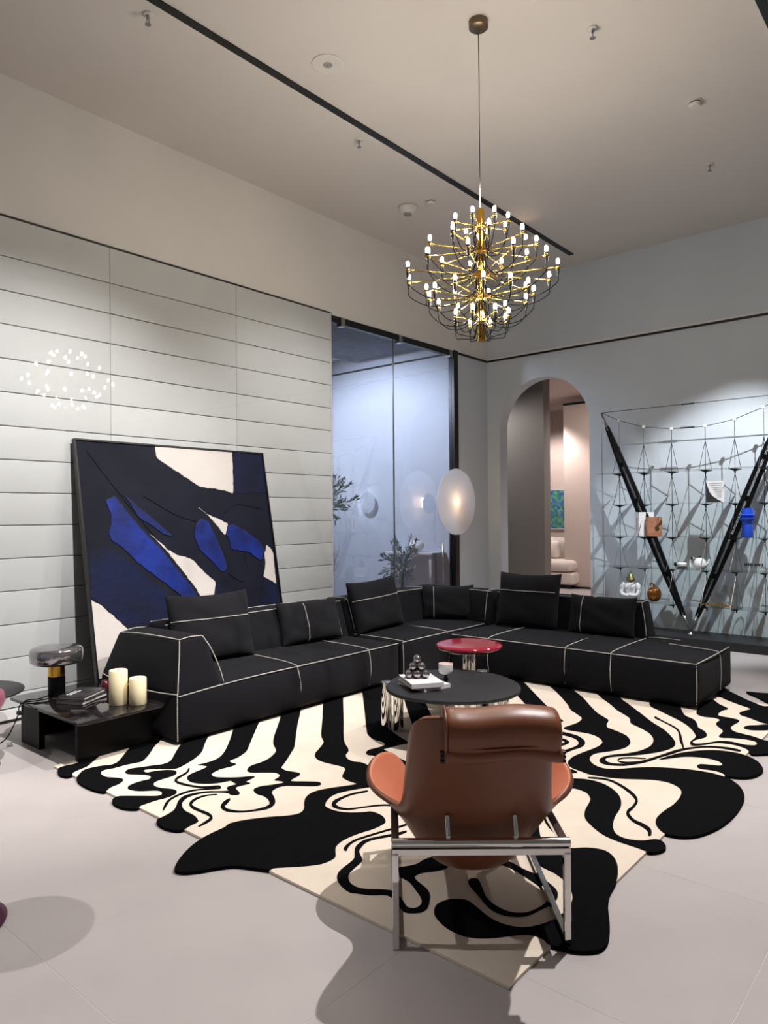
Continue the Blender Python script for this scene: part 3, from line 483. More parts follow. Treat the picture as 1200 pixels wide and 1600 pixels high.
cord(arm, [(2.63, 5.0, 0.36), (2.612, 4.8, 0.345), (2.606, 4.5, 0.335), (2.61, 4.25, 0.335), (2.635, 4.03, 0.345)])
cord(arm, [(2.640, 4.03, 0.345), (2.665, 4.06, 0.45), (2.70, 4.10, 0.60), (2.722, 4.132, 0.677)])
cord(arm, [(2.722, 4.132, 0.68), (2.716, 4.4, 0.682), (2.72, 4.7, 0.672), (2.735, 4.92, 0.65)])
cord(arm, [(2.722, 4.132, 0.68), (2.80, 4.12, 0.692), (2.885, 4.108, 0.69)])
cord(arm, [(2.885, 4.108, 0.69), (2.93, 4.07, 0.60), (2.975, 4.035, 0.46), (2.995, 4.02, 0.37)])
cord(arm, [(2.735, 4.92, 0.65), (2.84, 4.9, 0.672), (2.93, 4.88, 0.668)])
bkl = soft('backrest', blk(3.0, 4.905, 4.62, 5.02, 0.34, 0.695, 0.0, 0.0, 0.115, 0.035), 0.03, (0, 0, 0.02, 0, 0, 0.008), n=6)
cord(bkl, [(3.0, 4.742, 0.686), (3.5, 4.737, 0.694), (4.2, 4.737, 0.694), (4.895, 4.742, 0.686)])
cord(bkl, [(3.02, 4.978, 0.69), (3.9, 4.982, 0.697), (4.89, 4.978, 0.69)])
cord(bkl, [(4.80, 4.63, 0.39), (4.80, 4.68, 0.55), (4.80, 4.737, 0.69), (4.80, 4.85, 0.702), (4.80, 4.98, 0.694)])
# corner module
cm = soft('seat_module', blk(4.935, 6.60, 4.01, 5.02, 0.035, 0.37), 0.035, (0, 0, 0.025, 0, 0, 0.022), n=7)
cord(cm, [(4.945, 4.018, 0.362), (5.2, 4.012, 0.366), (5.5, 4.012, 0.366), (5.64, 4.015, 0.367), (5.95, 4.005, 0.367), (6.28, 4.01, 0.368)])
cord(cm, [(4.95, 4.012, 0.06), (4.945, 4.006, 0.2), (4.95, 4.016, 0.35)])
cord(cm, [(4.965, 4.02, 0.37), (4.962, 4.25, 0.376), (4.96, 4.62, 0.374)])
cord(cm, [(5.63, 4.0, 0.06), (5.63, 3.99, 0.2), (5.63, 4.012, 0.35), (5.63, 4.05, 0.375), (5.62, 4.3, 0.388), (5.60, 4.62, 0.382)])
cb = soft('backrest', blk(4.935, 6.60, 4.62, 5.02, 0.34, 0.70, 0.0, 0.0, 0.115, 0.035), 0.03, (0, 0, 0.02, 0, 0, 0.008), n=6)
cord(cb, [(4.945, 4.742, 0.690), (5.6, 4.737, 0.70), (6.40, 4.74, 0.698)])
cord(cb, [(4.985, 4.63, 0.39), (4.985, 4.68, 0.55), (4.985, 4.737, 0.693), (4.985, 4.85, 0.706), (4.985, 4.98, 0.698)])
cord(cb, [(6.20, 4.63, 0.39), (6.20, 4.68, 0.55), (6.20, 4.737, 0.698), (6.20, 4.85, 0.708), (6.20, 4.98, 0.70)])
cs = soft('side_backrest', blk(6.32, 6.62, 3.965, 4.75, 0.34, 0.70, 0.065, 0.03, 0.0, 0.0), 0.03, (0.015, 0, 0, 0, 0, 0.006), n=5)
cord(cs, [(6.392, 4.70, 0.694), (6.388, 4.3, 0.70), (6.394, 3.98, 0.694)])
cord(cs, [(6.33, 4.03, 0.39), (6.355, 4.03, 0.55), (6.393, 4.03, 0.693), (6.48, 4.03, 0.704), (6.585, 4.03, 0.694)])
# right module
rm = soft('seat_module', blk(5.575, 6.50, 1.685, 3.945, 0.035, 0.368), 0.035, (0.03, 0.01, 0.012, 0, 0, 0.022), n=8)
cord(rm, [(5.585, 3.93, 0.358), (5.57, 3.4, 0.362), (5.567, 2.75, 0.364), (5.572, 2.2, 0.362), (5.59, 1.70, 0.358)])
cord(rm, [(5.59, 1.697, 0.358), (5.8, 1.682, 0.366), (6.15, 1.680, 0.368), (6.485, 1.70, 0.358)])
cord(rm, [(5.59, 1.697, 0.05), (5.583, 1.690, 0.2), (5.59, 1.697, 0.35)])
for y in (3.51, 2.75, 2.35):
    cord(rm, [(5.57, y, 0.06), (5.547, y, 0.2), (5.567, y, 0.345), (5.60, y, 0.374), (5.9, y, 0.386), (6.34, y, 0.382)])
cord(rm, [(6.15, 1.682, 0.06), (6.15, 1.672, 0.2), (6.15, 1.682, 0.35), (6.15, 1.72, 0.374), (6.16, 1.9, 0.382), (6.18, 2.1, 0.386)])
cord(rm, [(6.49, 2.1, 0.372), (6.45, 2.3, 0.38), (6.37, 2.36, 0.384)])
rb = soft('backrest', blk(6.34, 6.60, 2.34, 3.935, 0.34, 0.70, 0.06, 0.03, 0.06, 0.0), 0.03, (0.015, 0, 0.008, 0, 0, 0.006), n=6)
cord(rb, [(6.408, 2.412, 0.692), (6.40, 2.8, 0.70), (6.398, 3.4, 0.70), (6.404, 3.92, 0.692)])
cord(rb, [(6.408, 2.412, 0.692), (6.48, 2.404, 0.698), (6.56, 2.412, 0.69)])
cord(rb, [(6.408, 2.412, 0.692), (6.375, 2.375, 0.55), (6.345, 2.348, 0.40)])
cord(rb, [(6.565, 2.43, 0.694), (6.568, 3.2, 0.70), (6.565, 3.92, 0.694)])
for y in (3.86, 2.88): cord(rb, [(6.345, y, 0.4), (6.372, y, 0.55), (6.402, y, 0.692), (6.48, y, 0.706), (6.566, y, 0.698)])
for x, y in ((2.72, 4.10), (2.72, 4.93), (4.84, 4.10), (4.84, 4.93), (5.02, 4.93), (6.5, 4.93), (5.04, 4.10), (5.67, 1.77), (6.42, 1.77), (5.67, 3.86), (6.42, 3.86), (6.42, 2.8)):
    obj('foot', lathe(BM(), [(0.0, 0.0), (0.022, 0.0), (0.026, 0.012), (0.02, 0.024), (0.02, 0.045), (0.0, 0.045)], 12, (x, y, 0.017 if (x < 6.1 and y < 4.3) else 0.0)), m_black, sofa, smooth=True, world=True)

# ------------------------------------------------------------------ cushions
def pillow(name, label, loc, yaw_, lean, W, Hh, T, stitch, group='loose cushions on the sofa', roll=0.0, seed=0):
    """pillow standing on its lower edge; local x width, z height, faces -y"""
    rnd = random.Random(seed); root = thing(name, label, 'cushion', loc, yaw_, group)
    n = 18; bm = BM(); A, B = [], []
    Rm = Matrix.Rotation(-lean, 4, 'X') @ Matrix.Rotation(roll, 4, 'Y')
    ph = [rnd.uniform(0, 6) for _ in range(6)]
    def pos(u, v, s):
        e = (max(0, 1 - u ** 4) ** 0.5) * (max(0, 1 - v ** 4) ** 0.5)
        pin = 1 - 0.05 * (1 - abs(u) ** 2) * (abs(v) ** 6); pin2 = 1 - 0.05 * (1 - abs(v) ** 2) * (abs(u) ** 6)
        wr = 0.008 * math.sin(5 * u + 3 * v + ph[0]) * math.sin(4 * v + ph[1]) + 0.004 * math.sin(11 * u + ph[2]) * math.sin(9 * v - 4 * u + ph[3])
        p = Vector((u * W / 2 * pin2, s * (T / 2 * e + wr * e), Hh / 2 + v * Hh / 2 * pin - 0.02 * (1 + v) * (1 - u * u) * 0.3))
        return Rm @ p
    for i in range(n + 1):
        A.append([]); B.append([])
        for j in range(n + 1):
            u = math.sin((2 * i / n - 1) * PI / 2); v = math.sin((2 * j / n - 1) * PI / 2)
            a = bm.verts.new(pos(u, v, -1)); A[-1].append(a)
            B[-1].append(a if i in (0, n) or j in (0, n) else bm.verts.new(pos(u, v, 1)))
    for g in (A, B):
        for i in range(n):
            for j in range(n): bm.faces.new((g[i][j], g[i + 1][j], g[i + 1][j + 1], g[i][j + 1]))
    bmesh.ops.translate(bm, verts=bm.verts, vec=(0, 0, 0))
    obj('cover', bm, m_cush, root, smooth=True)
    kind, at_ = stitch
    pts = [pos(t / 10 - 0.995 if kind == 'h' else at_, at_ if kind == 'h' else t / 10 - 0.995, -1.03) for t in range(0, 20)] 
    obj('stitching', braid(BM(), spline(pts, 3, False), 0.0042), m_stitch, root, smooth=True)
    return root
pillow('cushion', 'large black square cushion beside the left arm of the sofa, white seam across it', (3.33, 4.57, 0.385), math.radians(-8), math.radians(14), 0.70, 0.54, 0.17, ('h', 0.22), seed=1)
pillow('cushion', 'small black oblong cushion right of the large one on the left sofa run', (4.38, 4.57, 0.385), math.radians(-4), math.radians(16), 0.68, 0.38, 0.15, ('v', -0.25), seed=2)
pillow('cushion', 'large black square cushion tilted to the left in front of the glass partition', (5.27, 4.54, 0.385), math.radians(-2), math.radians(15), 0.68, 0.51, 0.17, ('h', 0.25), roll=math.radians(-3), seed=3)
pillow('cushion', 'small black oblong cushion tucked into the inner corner of the sofa', (6.22, 4.42, 0.385), math.radians(-52), math.radians(14), 0.56, 0.37, 0.15, ('v', -0.55), seed=4)
pillow('cushion', 'large black square cushion standing before the archway on the right sofa run', (6.24, 3.50, 0.38), math.radians(-86), math.radians(13), 0.66, 0.55, 0.17, ('h', 0.30), seed=5)
pillow('cushion', 'black oblong cushion nearest the free end of the right backrest', (6.25, 2.74, 0.38), math.radians(-90), math.radians(14), 0.64, 0.37, 0.15, ('v', -0.55), seed=6)
# ------------------------------------------------------------------ coffee table and what stands on it
ct = thing('coffee_table', 'low matte black egg-shaped coffee table on fat mirror-chrome legs', 'table', (3.96, 2.80, 0.0168))
ang = math.radians(35.5); ca, sa = math.cos(ang), math.sin(ang)
outl = []
for k in range(72):
    t = 2 * PI * k / 72; e = 0.47 * math.cos(t); f_ = 0.45 * math.sin(t) * (1 - 0.10 * math.cos(t))
    outl.append((3.985 + e * ca - f_ * sa, 2.80 + e * sa + f_ * ca))
def slab(bm, pts, z0, z1, r):
    c = Vector((sum(p[0] for p in pts) / len(pts), sum(p[1] for p in pts) / len(pts)))
    rings = []
    for dz, ins in ((0, r), (r * 0.3, r * 0.3), (r, 0), (None, 0), (None, r * 0.3), (None, r)):
        pass
    for z, ins in ((z0, r), (z0 + 0.3 * r, 0.3 * r), (z0 + r, 0), (z1 - r, 0), (z1 - 0.3 * r, 0.3 * r), (z1, r)):
        rings.append([bm.verts.new((*(c + (Vector(p) - c) * (1 - ins / (Vector(p) - c).length)), z)) for p in pts])
    for a, b in zip(rings, rings[1:]):
        for i in range(len(pts)): bm.faces.new((a[i], a[(i + 1) % len(pts)], b[(i + 1) % len(pts)], b[i]))
    bm.faces.new(rings[0][::-1]); bm.faces.new(rings[-1]); return bm
obj('table_top', slab(BM(), outl, 0.325, 0.35, 0.008), m_ink, ct, smooth=True, world=True, angle=35)
def leg_group(par, cyl, z1):
    for x, y, r, zt in cyl:
        b = BM(); lathe(b, [(0, 0), (r - 0.003, 0), (r, 0.003), (r, zt - 0.004), (r - 0.004, zt), (0, zt)], 28, (x, y, 0.0168)); obj('leg', b, m_chrome, par, smooth=True, world=True, angle=35)
leg_group(ct, [(3.755, 3.20, 0.036, 0.334), (3.795, 3.125, 0.034, 0.308), (3.80, 2.60, 0.055, 0.309), (3.87, 2.555, 0.05, 0.305), (4.02, 2.475, 0.05, 0.309), (4.085, 2.47, 0.045, 0.309), (4.38, 2.77, 0.045, 0.318), (4.42, 2.84, 0.04, 0.345)], 0)
def rot(x, y, a, c): return (c[0] + x * math.cos(a) - y * math.sin(a), c[1] + x * math.sin(a) + y * math.cos(a))
def book(name, label, c, a, w_, d_, h_, z, mc, group=None, mp=None, cat='book'):
    t = thing(name, label, cat, (c[0], c[1], z), a, group)
    w2, d2 = w_ / 2, d_ / 2
    b = bx((-w2, -d2, 0), (w2, d2, 0.003)); box(b, (-w2, -d2, h_ - 0.003), (w2, d2, h_)); box(b, (-w2, -d2, 0.002), (-w2 + 0.003, d2, h_ - 0.002))
    obj('cover', b, mc, t); obj('pages', bx((-w2 + 0.003, -d2 + 0.005, 0.003), (w2 - 0.005, d2 - 0.005, h_ - 0.003)), mp or m_page, t)
    return t
aw = math.radians(25)
book('book', 'white hardback on the coffee table, lower one of the pair', (3.818, 2.919), math.radians(75), 0.296, 0.218, 0.026, 0.3505, m_paper, 'white books on the coffee table')
book('book', 'white hardback on the coffee table, upper one under the chrome balls', (3.777, 2.914), math.radians(56), 0.300, 0.22, 0.030, 0.377, m_paper, 'white books on the coffee table')
zb = 0.4075; r = 0.0285
sc = thing('ball_sculpture', 'pyramid of small smoked-chrome balls on the white books', 'ornament', (3.79, 2.955, zb))
tri = []
base = math.radians(64)
for layer, nn in ((0, 3), (1, 2), (2, 1)):
    h = layer * r * 1.633
    for i in range(nn):
        for j in range(nn - i):
            x = (2 * j + i - (nn - 1)) * r; y = (i * 1.732 - (nn - 1) * 0.577) * r
            if layer == 0 and nn == 4 and False: continue
            tri.append((x, y, h + r))
ballmesh = None
for x, y, z in tri:
    a = rot(x, y, math.radians(-50), (0, 0))
    if ballmesh is None:
        b = BM(); bmesh.ops.create_uvsphere(b, u_segments=20, v_segments=12, radius=r * 0.99); ballmesh = t = obj('ball', b, m_ball, sc, smooth=True)
    else: t = link(ballmesh, 'ball', sc)
    t.location = (a[0], a[1], z)
cd = thing('goblet_candle', 'white bowl candle with pink wax on a black turned stem', 'candle', (3.958, 2.838, 0.3505))
obj('stem', lathe(BM(), [(0, 0), (0.026, 0), (0.026, 0.004), (0.012, 0.010), (0.014, 0.022), (0.020, 0.030), (0.011, 0.042), (0.010, 0.052), (0.018, 0.062), (0.018, 0.066), (0, 0.066)], 20), m_black, cd, smooth=True)
obj('bowl', lathe(BM(), [(0, 0.066), (0.030, 0.066), (0.044, 0.074), (0.049, 0.090), (0.049, 0.136), (0.046, 0.136), (0.046, 0.122), (0, 0.120)], 28), m_white, cd, smooth=True, angle=50)
obj('wax', lathe(BM(), [(0, 0.118), (0.0458, 0.120), (0.0458, 0.132), (0.03, 0.128), (0.012, 0.140), (0, 0.136)], 20), m_pinkwax, cd, smooth=True)

rd = thing('side_table', 'round glossy crimson side table on twin chrome legs behind the coffee table', 'table', (4.575, 3.06, 0.0168))
obj('table_top', lathe(BM(), [(0, 0.452), (0.20, 0.452), (0.245, 0.462), (0.256, 0.474), (0.252, 0.488), (0.235, 0.497), (0.20, 0.4985), (0, 0.4985)], 48), m_red, rd, smooth=True)
obj('under_plate', lathe(BM(), [(0, 0.44), (0.215, 0.446), (0.235, 0.453), (0, 0.453)], 40), m_chrome, rd, smooth=True, angle=40)
for dx, dy in ((-0.018, 0.028), (0.018, -0.028), (0.045, 0.028)):
    obj('leg', lathe(BM(), [(0, 0.008), (0.021, 0.008), (0.021, 0.444), (0, 0.444)], 20, (dx, dy, 0)), m_chrome, rd, smooth=True, angle=40)
obj('base', lathe(BM(), [(0, 0), (0.13, 0), (0.135, 0.005), (0.13, 0.010), (0, 0.012)], 36), m_chrome, rd, smooth=True, angle=40)

# ------------------------------------------------------------------ marble side table on the left
mt = thing('marble_table', 'low dark marble table on black panel legs at the left end of the sofa', 'table', (2.31, 4.55, 0.0))
def rrect(x0, x1, y0, y1, r_, n=6):
    o = []
    for cx, cy, a0 in ((x1 - r_, y1 - r_, 0), (x0 + r_, y1 - r_, 90), (x0 + r_, y0 + r_, 180), (x1 - r_, y0 + r_, 270)):
        for k in range(n + 1):
            a = math.radians(a0 + 90 * k / n); o.append((cx + r_ * math.cos(a), cy + r_ * math.sin(a)))
    return o
obj('table_top', slab(BM(), rrect(2.015, 2.60, 4.09, 5.10, 0.04), 0.268, 0.286, 0.004), m_marble, mt, smooth=True, world=True, angle=30)
for a, b in (((2.075, 4.24), (2.585, 4.275)), ((2.045, 4.70), (2.085, 4.97)), ((2.50, 4.30), (2.54, 4.60)), ((2.2, 5.0), (2.52, 5.04))):
    z0 = 0.017 if a[1] < 4.305 else 0.0
    obj('panel_leg', bx((a[0], a[1], z0), (b[0], b[1], 0.2675), 0.003), m_gloss_black, mt, world=True)
lp = thing('table_lamp', 'mushroom table lamp with smoked glass drum shade on a brass and black stem', 'lamp', (2.235, 4.86, 0.2865))
obj('stem', lathe(BM(), [(0, 0), (0.055, 0), (0.055, 0.14), (0, 0.14)], 32), m_gloss_black, lp, smooth=True, angle=40)
obj('brass_collar', lathe(BM(), [(0, 0.14), (0.054, 0.14), (0.054, 0.225), (0, 0.225)], 32), m_brass, lp, smooth=True, angle=40)
obj('shade', lathe(BM(), [(0, 0.220), (0.10, 0.220), (0.145, 0.226), (0.166, 0.245), (0.170, 0.29), (0.166, 0.322), (0.15, 0.338), (0.10, 0.345), (0, 0.348)], 48), m_smoke, lp, smooth=True)
cords = BM()
tube(cords, spline([(2.180, 4.835, 0.31), (2.12, 4.86, 0.292), (2.07, 4.88, 0.292), (2.03, 4.87, 0.293), (2.00, 4.83, 0.28), (1.985, 4.80, 0.24)], 6, False), 0.004, 6)
tube(cords, spline([(2.18, 4.81, 0.2915), (2.12, 4.82, 0.291), (2.06, 4.83, 0.291), (2.01, 4.84, 0.293), (1.985, 4.85, 0.27), (1.96, 4.83, 0.2), (1.9, 4.9, 0.05), (1.80, 5.1, 0.006), (1.65, 5.35, 0.006)], 6, False), 0.004, 6)
cr = thing('lamp_cable', 'thin black lamp cable looping off the marble table edge', 'cable', (1.98, 4.85, 0.24))
obj('cord', cords, m_rubber, cr, smooth=True, world=True)
obj('switch', bx((1.955, 4.79, 0.225), (1.985, 4.83, 0.25), 0.006), m_black, cr, world=True)
book('book', 'dark hardback at the bottom of the small pile on the marble table', (2.30, 4.63), math.radians(-62), 0.20, 0.27, 0.026, 0.2868, m_darkbook, 'dark books on the marble table')
bk2 = book('book', 'dark patterned hardback on top of the small pile on the marble table', (2.305, 4.64), math.radians(-58), 0.19, 0.26, 0.022, 0.3135, m_darkbook, 'dark books on the marble table')
for (c, z, rz, t_, s, h_) in (((2.30, 4.63), 0.2868, math.radians(-62), 'ARTS  THE CRAFTS', 0.018, 0.026),):
    cu = D.curves.new('spine_text', 'FONT'); cu.body = t_; cu.size = s; cu.extrude = 0.0003; cu.align_x = 'CENTER'
    to = D.objects.new('spine_text', cu); COL.objects.link(to); dg = bpy.context.evaluated_depsgraph_get()
    me = D.meshes.new_from_object(to.evaluated_get(dg)); D.objects.remove(to, do_unlink=True); me.materials.clear(); me.materials.append(m_print)
    to = D.objects.new('spine_text', me); COL.objects.link(to)
    to.parent = [o for o in COL.objects if o.name == 'book.002'][0]
    to.location = (-0.1004, 0.0, 0.007); to.rotation_euler = (PI / 2, 0, -PI / 2)
for k in range(6):
    obj('cover_print', bx((-0.06 + 0.022 * k, -0.09, 0.0219), (-0.05 + 0.022 * k, 0.02 + 0.02 * (k % 3), 0.0226)), m_print if k < 2 else m_darkbook, bk2)
for label, c, r_, h_ in (('tall ivory pillar candle on the marble table, left of the pair', (2.395, 4.335), 0.058, 0.222), ('shorter ivory pillar candle on the marble table, right of the pair', (2.475, 4.235), 0.055, 0.172)):
    t = thing('pillar_candle', label, 'candle', (c[0], c[1], 0.2865), 0, 'pillar candles on the marble table')
    obj('wax', lathe(BM(), [(0, 0), (r_ - 0.002, 0), (r_, 0.003), (r_, h_ - 0.004), (r_ - 0.003, h_), (r_ - 0.012, h_ - 0.001), (r_ * 0.4, h_ - 0.008), (0, h_ - 0.01)], 36), m_wax, t, smooth=True, angle=50)
    obj('wick', tube(BM(), [(0, 0, h_ - 0.01), (0.001, 0, h_ + 0.001), (0.004, 0.001, h_ + 0.006)], 0.0018, 6), m_wick, t, smooth=True)
t = thing('votive_glass', 'small dark wine-red votive glass behind the tall ivory candle', 'glass', (2.50, 4.70, 0.2865))
obj('bowl', lathe(BM(), [(0, 0), (0.022, 0), (0.028, 0.02), (0.028, 0.045), (0.022, 0.085), (0.020, 0.085), (0.024, 0.045), (0, 0.02)], 20), m_wine, t, smooth=True)

# ------------------------------------------------------------------ things cut off by the left edge
ps = thing('pink_stool', 'raspberry pink swivel stool on a plum round base cut off by the left edge', 'stool', (0.93, 2.92, 0))
obj('base', lathe(BM(), [(0, 0), (0.198, 0), (0.202, 0.010), (0.17, 0.022), (0.04, 0.035), (0, 0.035)], 40), m_plum, ps, smooth=True)
obj('pedestal', tube(BM(), [(0, 0, 0.03), (0, 0, 0.75)], 0.025, 14), m_plum, ps, smooth=True)
obj('foot_ring', tube(BM(), [(0.13 * math.cos(k * PI / 12), 0.13 * math.sin(k * PI / 12), 0.28) for k in range(24)], 0.008, 8, closed=True), m_plum, ps, smooth=True)
obj('seat', lathe(BM(), [(0, 0.745), (0.13, 0.75), (0.185, 0.785), (0.20, 0.815), (0.195, 0.845), (0.17, 0.862), (0, 0.868)], 40), m_pinkfab, ps, smooth=True)
bo = thing('occasional_table', 'black disc-topped occasional table at the left edge near the plank wall', 'table', (1.62, 4.68, 0))
obj('table_top', lathe(BM(), [(0, 0.425), (0.24, 0.43), (0.30, 0.446), (0.305, 0.455), (0.30, 0.462), (0, 0.465)], 48), m_ink, bo, smooth=True)
obj('stem', tube(BM(), [(0, 0, 0.01), (0, 0, 0.43)], 0.025, 14), m_black, bo, smooth=True)
obj('base', lathe(BM(), [(0, 0), (0.17, 0), (0.17, 0.01), (0, 0.016)], 32), m_black, bo, smooth=True, angle=40)

# ------------------------------------------------------------------ leather lounge chair in front
lc = thing('lounge_chair', 'cognac leather shell lounge chair on a square chrome frame, seen from behind', 'chair', (2.0875, 1.354, 0), math.radians(40.33) - PI / 2)
# local axes: x to the right (lateral), y forward, z up
rows = [
 [(0, -0.125, 0.828), (0.12, -0.12, 0.828), (0.20, -0.10, 0.824), (0.228, -0.075, 0.808), (0.236, -0.05, 0.79)],
 [(0, -0.112, 0.77), (0.13, -0.107, 0.77), (0.215, -0.085, 0.765), (0.245, -0.045, 0.755), (0.248, -0.015, 0.745)],
 [(0, -0.075, 0.66), (0.14, -0.068, 0.66), (0.225, -0.04, 0.658), (0.252, 0.00, 0.65), (0.256, 0.03, 0.645)],
 [(0, -0.025, 0.55), (0.15, -0.015, 0.55), (0.235, 0.015, 0.55), (0.260, 0.05, 0.545), (0.264, 0.075, 0.545)],
 [(0, 0.015, 0.46), (0.15, 0.03, 0.46), (0.242, 0.06, 0.458), (0.264, 0.09, 0.455), (0.270, 0.11, 0.458)],
 [(0, 0.045, 0.385), (0.145, 0.065, 0.385), (0.245, 0.105, 0.392), (0.283, 0.15, 0.408), (0.300, 0.165, 0.42)],
 [(0, 0.09, 0.285), (0.135, 0.11, 0.285), (0.225, 0.17, 0.315), (0.315, 0.25, 0.40), (0.385, 0.235, 0.447)],
 [(0, 0.16, 0.175), (0.13, 0.18, 0.185), (0.218, 0.26, 0.245), (0.325, 0.36, 0.405), (0.415, 0.335, 0.475)],
 [(0, 0.29, 0.115), (0.14, 0.31, 0.135), (0.222, 0.37, 0.225), (0.300, 0.46, 0.42), (0.392, 0.45, 0.515)],
 [(0, 0.44, 0.15), (0.14, 0.45, 0.165), (0.22, 0.48, 0.245), (0.270, 0.52, 0.41), (0.315, 0.545, 0.50)],
 [(0, 0.60, 0.255), (0.15, 0.61, 0.26), (0.225, 0.62, 0.29), (0.255, 0.62, 0.36), (0.262, 0.63, 0.40)],
 [(0, 0.74, 0.31), (0.14, 0.74, 0.308), (0.22, 0.73, 0.312), (0.24, 0.72, 0.33), (0.245, 0.715, 0.34)]]
sb = BM(); g = []
for rw in rows: g.append([sb.verts.new((-p[0], p[1], p[2])) for p in rw[:0:-1]] + [sb.verts.new(p) for p in rw])
for i in range(len(g) - 1):
    for j in range(len(g[0]) - 1): sb.faces.new((g[i][j], g[i + 1][j], g[i + 1][j + 1], g[i][j + 1]))
sh = obj('shell', sb, [m_leather_in, m_leather], lc, smooth=True)
md = sh.modifiers.new('sub', 'SUBSURF'); md.levels = md.render_levels = 3
md = sh.modifiers.new('thick', 'SOLIDIFY'); md.thickness = 0.022; md.offset = 1; md.material_offset = 1; md.material_offset_rim = 1
# piped seam down both edges of the back
def shell_edge(s, rng, off=0.004):
    return [(s * rows[i][4][0] * 1.0, rows[i][4][1] + off, rows[i][4][2]) for i in rng]
def hull(bm, prof, x0, x1, n=10, rnd=0.02):
    """closed profile (y, z) swept along x with rounded ends"""
    c = Vector((0, sum(p[0] for p in prof) / len(prof), sum(p[1] for p in prof) / len(prof))); rings = []
    for q, s in ((x0, 0.86), (x0 + rnd * 0.3, 0.95), (x0 + rnd, 1.0)) + tuple((x0 + rnd + (x1 - x0 - 2 * rnd) * k / n, 1.0) for k in range(1, n)) + ((x1 - rnd, 1.0), (x1 - rnd * 0.3, 0.95), (x1, 0.86)):
        sag = 0.006 * math.sin((q - x0) / (x1 - x0) * PI * 2.3)
        rings.append([bm.verts.new((q, c.y + (p[0] - c.y) * s, c.z + (p[1] - c.z) * s - sag)) for p in prof])
    for a, b in zip(rings, rings[1:]):
        for k in range(len(prof)): bm.faces.new((a[k], a[(k + 1) % len(prof)], b[(k + 1) % len(prof)], b[k]))
    bm.faces.new(rings[0][::-1]); bm.faces.new(rings[-1]); return bm
pr = [(p.x, p.y) for p in spline([(-0.158, 0.725), (-0.180, 0.76), (-0.188, 0.80), (-0.170, 0.838), (-0.115, 0.862), (-0.05, 0.848), (-0.01, 0.81), (0.005, 0.74), (-0.02, 0.70), (-0.05, 0.72), (-0.085, 0.78), (-0.115, 0.825), (-0.148, 0.80), (-0.146, 0.76)], 3)]
hr = obj('headrest', hull(BM(), pr, -0.135, 0.243), m_leather, lc, smooth=True)
pr2 = [(p.x, p.y) for p in spline([(-0.112, 0.690), (-0.145, 0.692), (-0.165, 0.705), (-0.168, 0.728), (-0.15, 0.742), (-0.125, 0.735)], 3)]
obj('headrest_strap', hull(BM(), pr2, -0.13, 0.248, rnd=0.006), m_leather, hr, smooth=True)
obj('headrest_seam', tube(BM(), [(-0.132, -0.166, 0.742), (0.0, -0.176, 0.742), (0.12, -0.174, 0.748), (0.243, -0.166, 0.752)], 0.0035, 6), m_leather, hr, smooth=True)
obj('headrest_piping', tube(BM(), [(-0.131, p[0], p[1]) for p in pr[:24]], 0.004, 6), m_leather, hr, smooth=True)
for x in (-0.142, 0.252):
    b = BM()
    for dz in (0.0, 0.014, 0.028): box(b, (x - 0.007, -0.158, 0.692 + dz), (x + 0.007, -0.135, 0.702 + dz), 0.002)
    obj('buckle', b, m_black, hr)
obj('side_strap', bx((0.232, -0.10, 0.79), (0.248, -0.02, 0.825), 0.005), m_leather_dark, lc)
# chrome frame
HW = 0.308; tq = 0.0115
def bar(a, b, w_=tq, dpt=tq):
    a, b = Vector(a), Vector(b); d = (b - a).normalized(); x = Vector((1, 0, 0)) if abs(d.x) < 0.9 else Vector((0, 1, 0)); y = d.cross(x).normalized(); x = y.cross(d)
    bm = BM(); R0 = [bm.verts.new(p + x * sx * w_ + y * sy * dpt) for p in (a, b) for sx, sy in ((-1, -1), (1, -1), (1, 1), (-1, 1))]
    for k in range(4): bm.faces.new((R0[k], R0[(k + 1) % 4], R0[4 + (k + 1) % 4], R0[4 + k]))
    bm.faces.new(R0[:4][::-1]); bm.faces.new(R0[4:]); bmesh.ops.bevel(bm, geom=bm.edges[:], offset=0.0015, segments=1, affect='EDGES'); return bm
zf_ = 0.013
for s in (-1, 1):
    zl = 0.002 if s < 0 else 0.017
    obj('rear_leg', bar((s * (HW - tq), 0, zl), (s * (HW - tq), 0, 0.335)), m_chrome, lc)
    obj('floor_rail', bar((s * (HW - tq), 0.012, 0.030), (s * (HW - tq), 0.70, 0.030)), m_chrome, lc)
    obj('front_leg', bar((s * (HW - tq), 0.70, 0.018), (s * (HW - tq), 0.70, 0.352)), m_chrome, lc)
    sr = obj('side_rail', bar((s * (HW - tq), 0.012, 0.342), (s * (HW - tq), 0.69, 0.342)), m_chrome, lc)
    obj('arm_strap', bx((s * (HW - tq) - 0.014, 0.03, 0.350), (s * (HW - tq) + 0.014, 0.66, 0.360), 0.003), m_leather_dark, sr)
obj('rear_crossbar', bar((-HW, 0, 0.335), (HW, 0, 0.335)), m_chrome, lc)
obj('front_crossbar', bar((-HW, 0.70, 0.18), (HW, 0.70, 0.18)), m_chrome, lc)
obj('back_tube', tube(BM(), [(-HW, 0.0, 0.364), (HW, 0.0, 0.364)], 0.0165, 20), m_chrome, lc, smooth=True, angle=40)
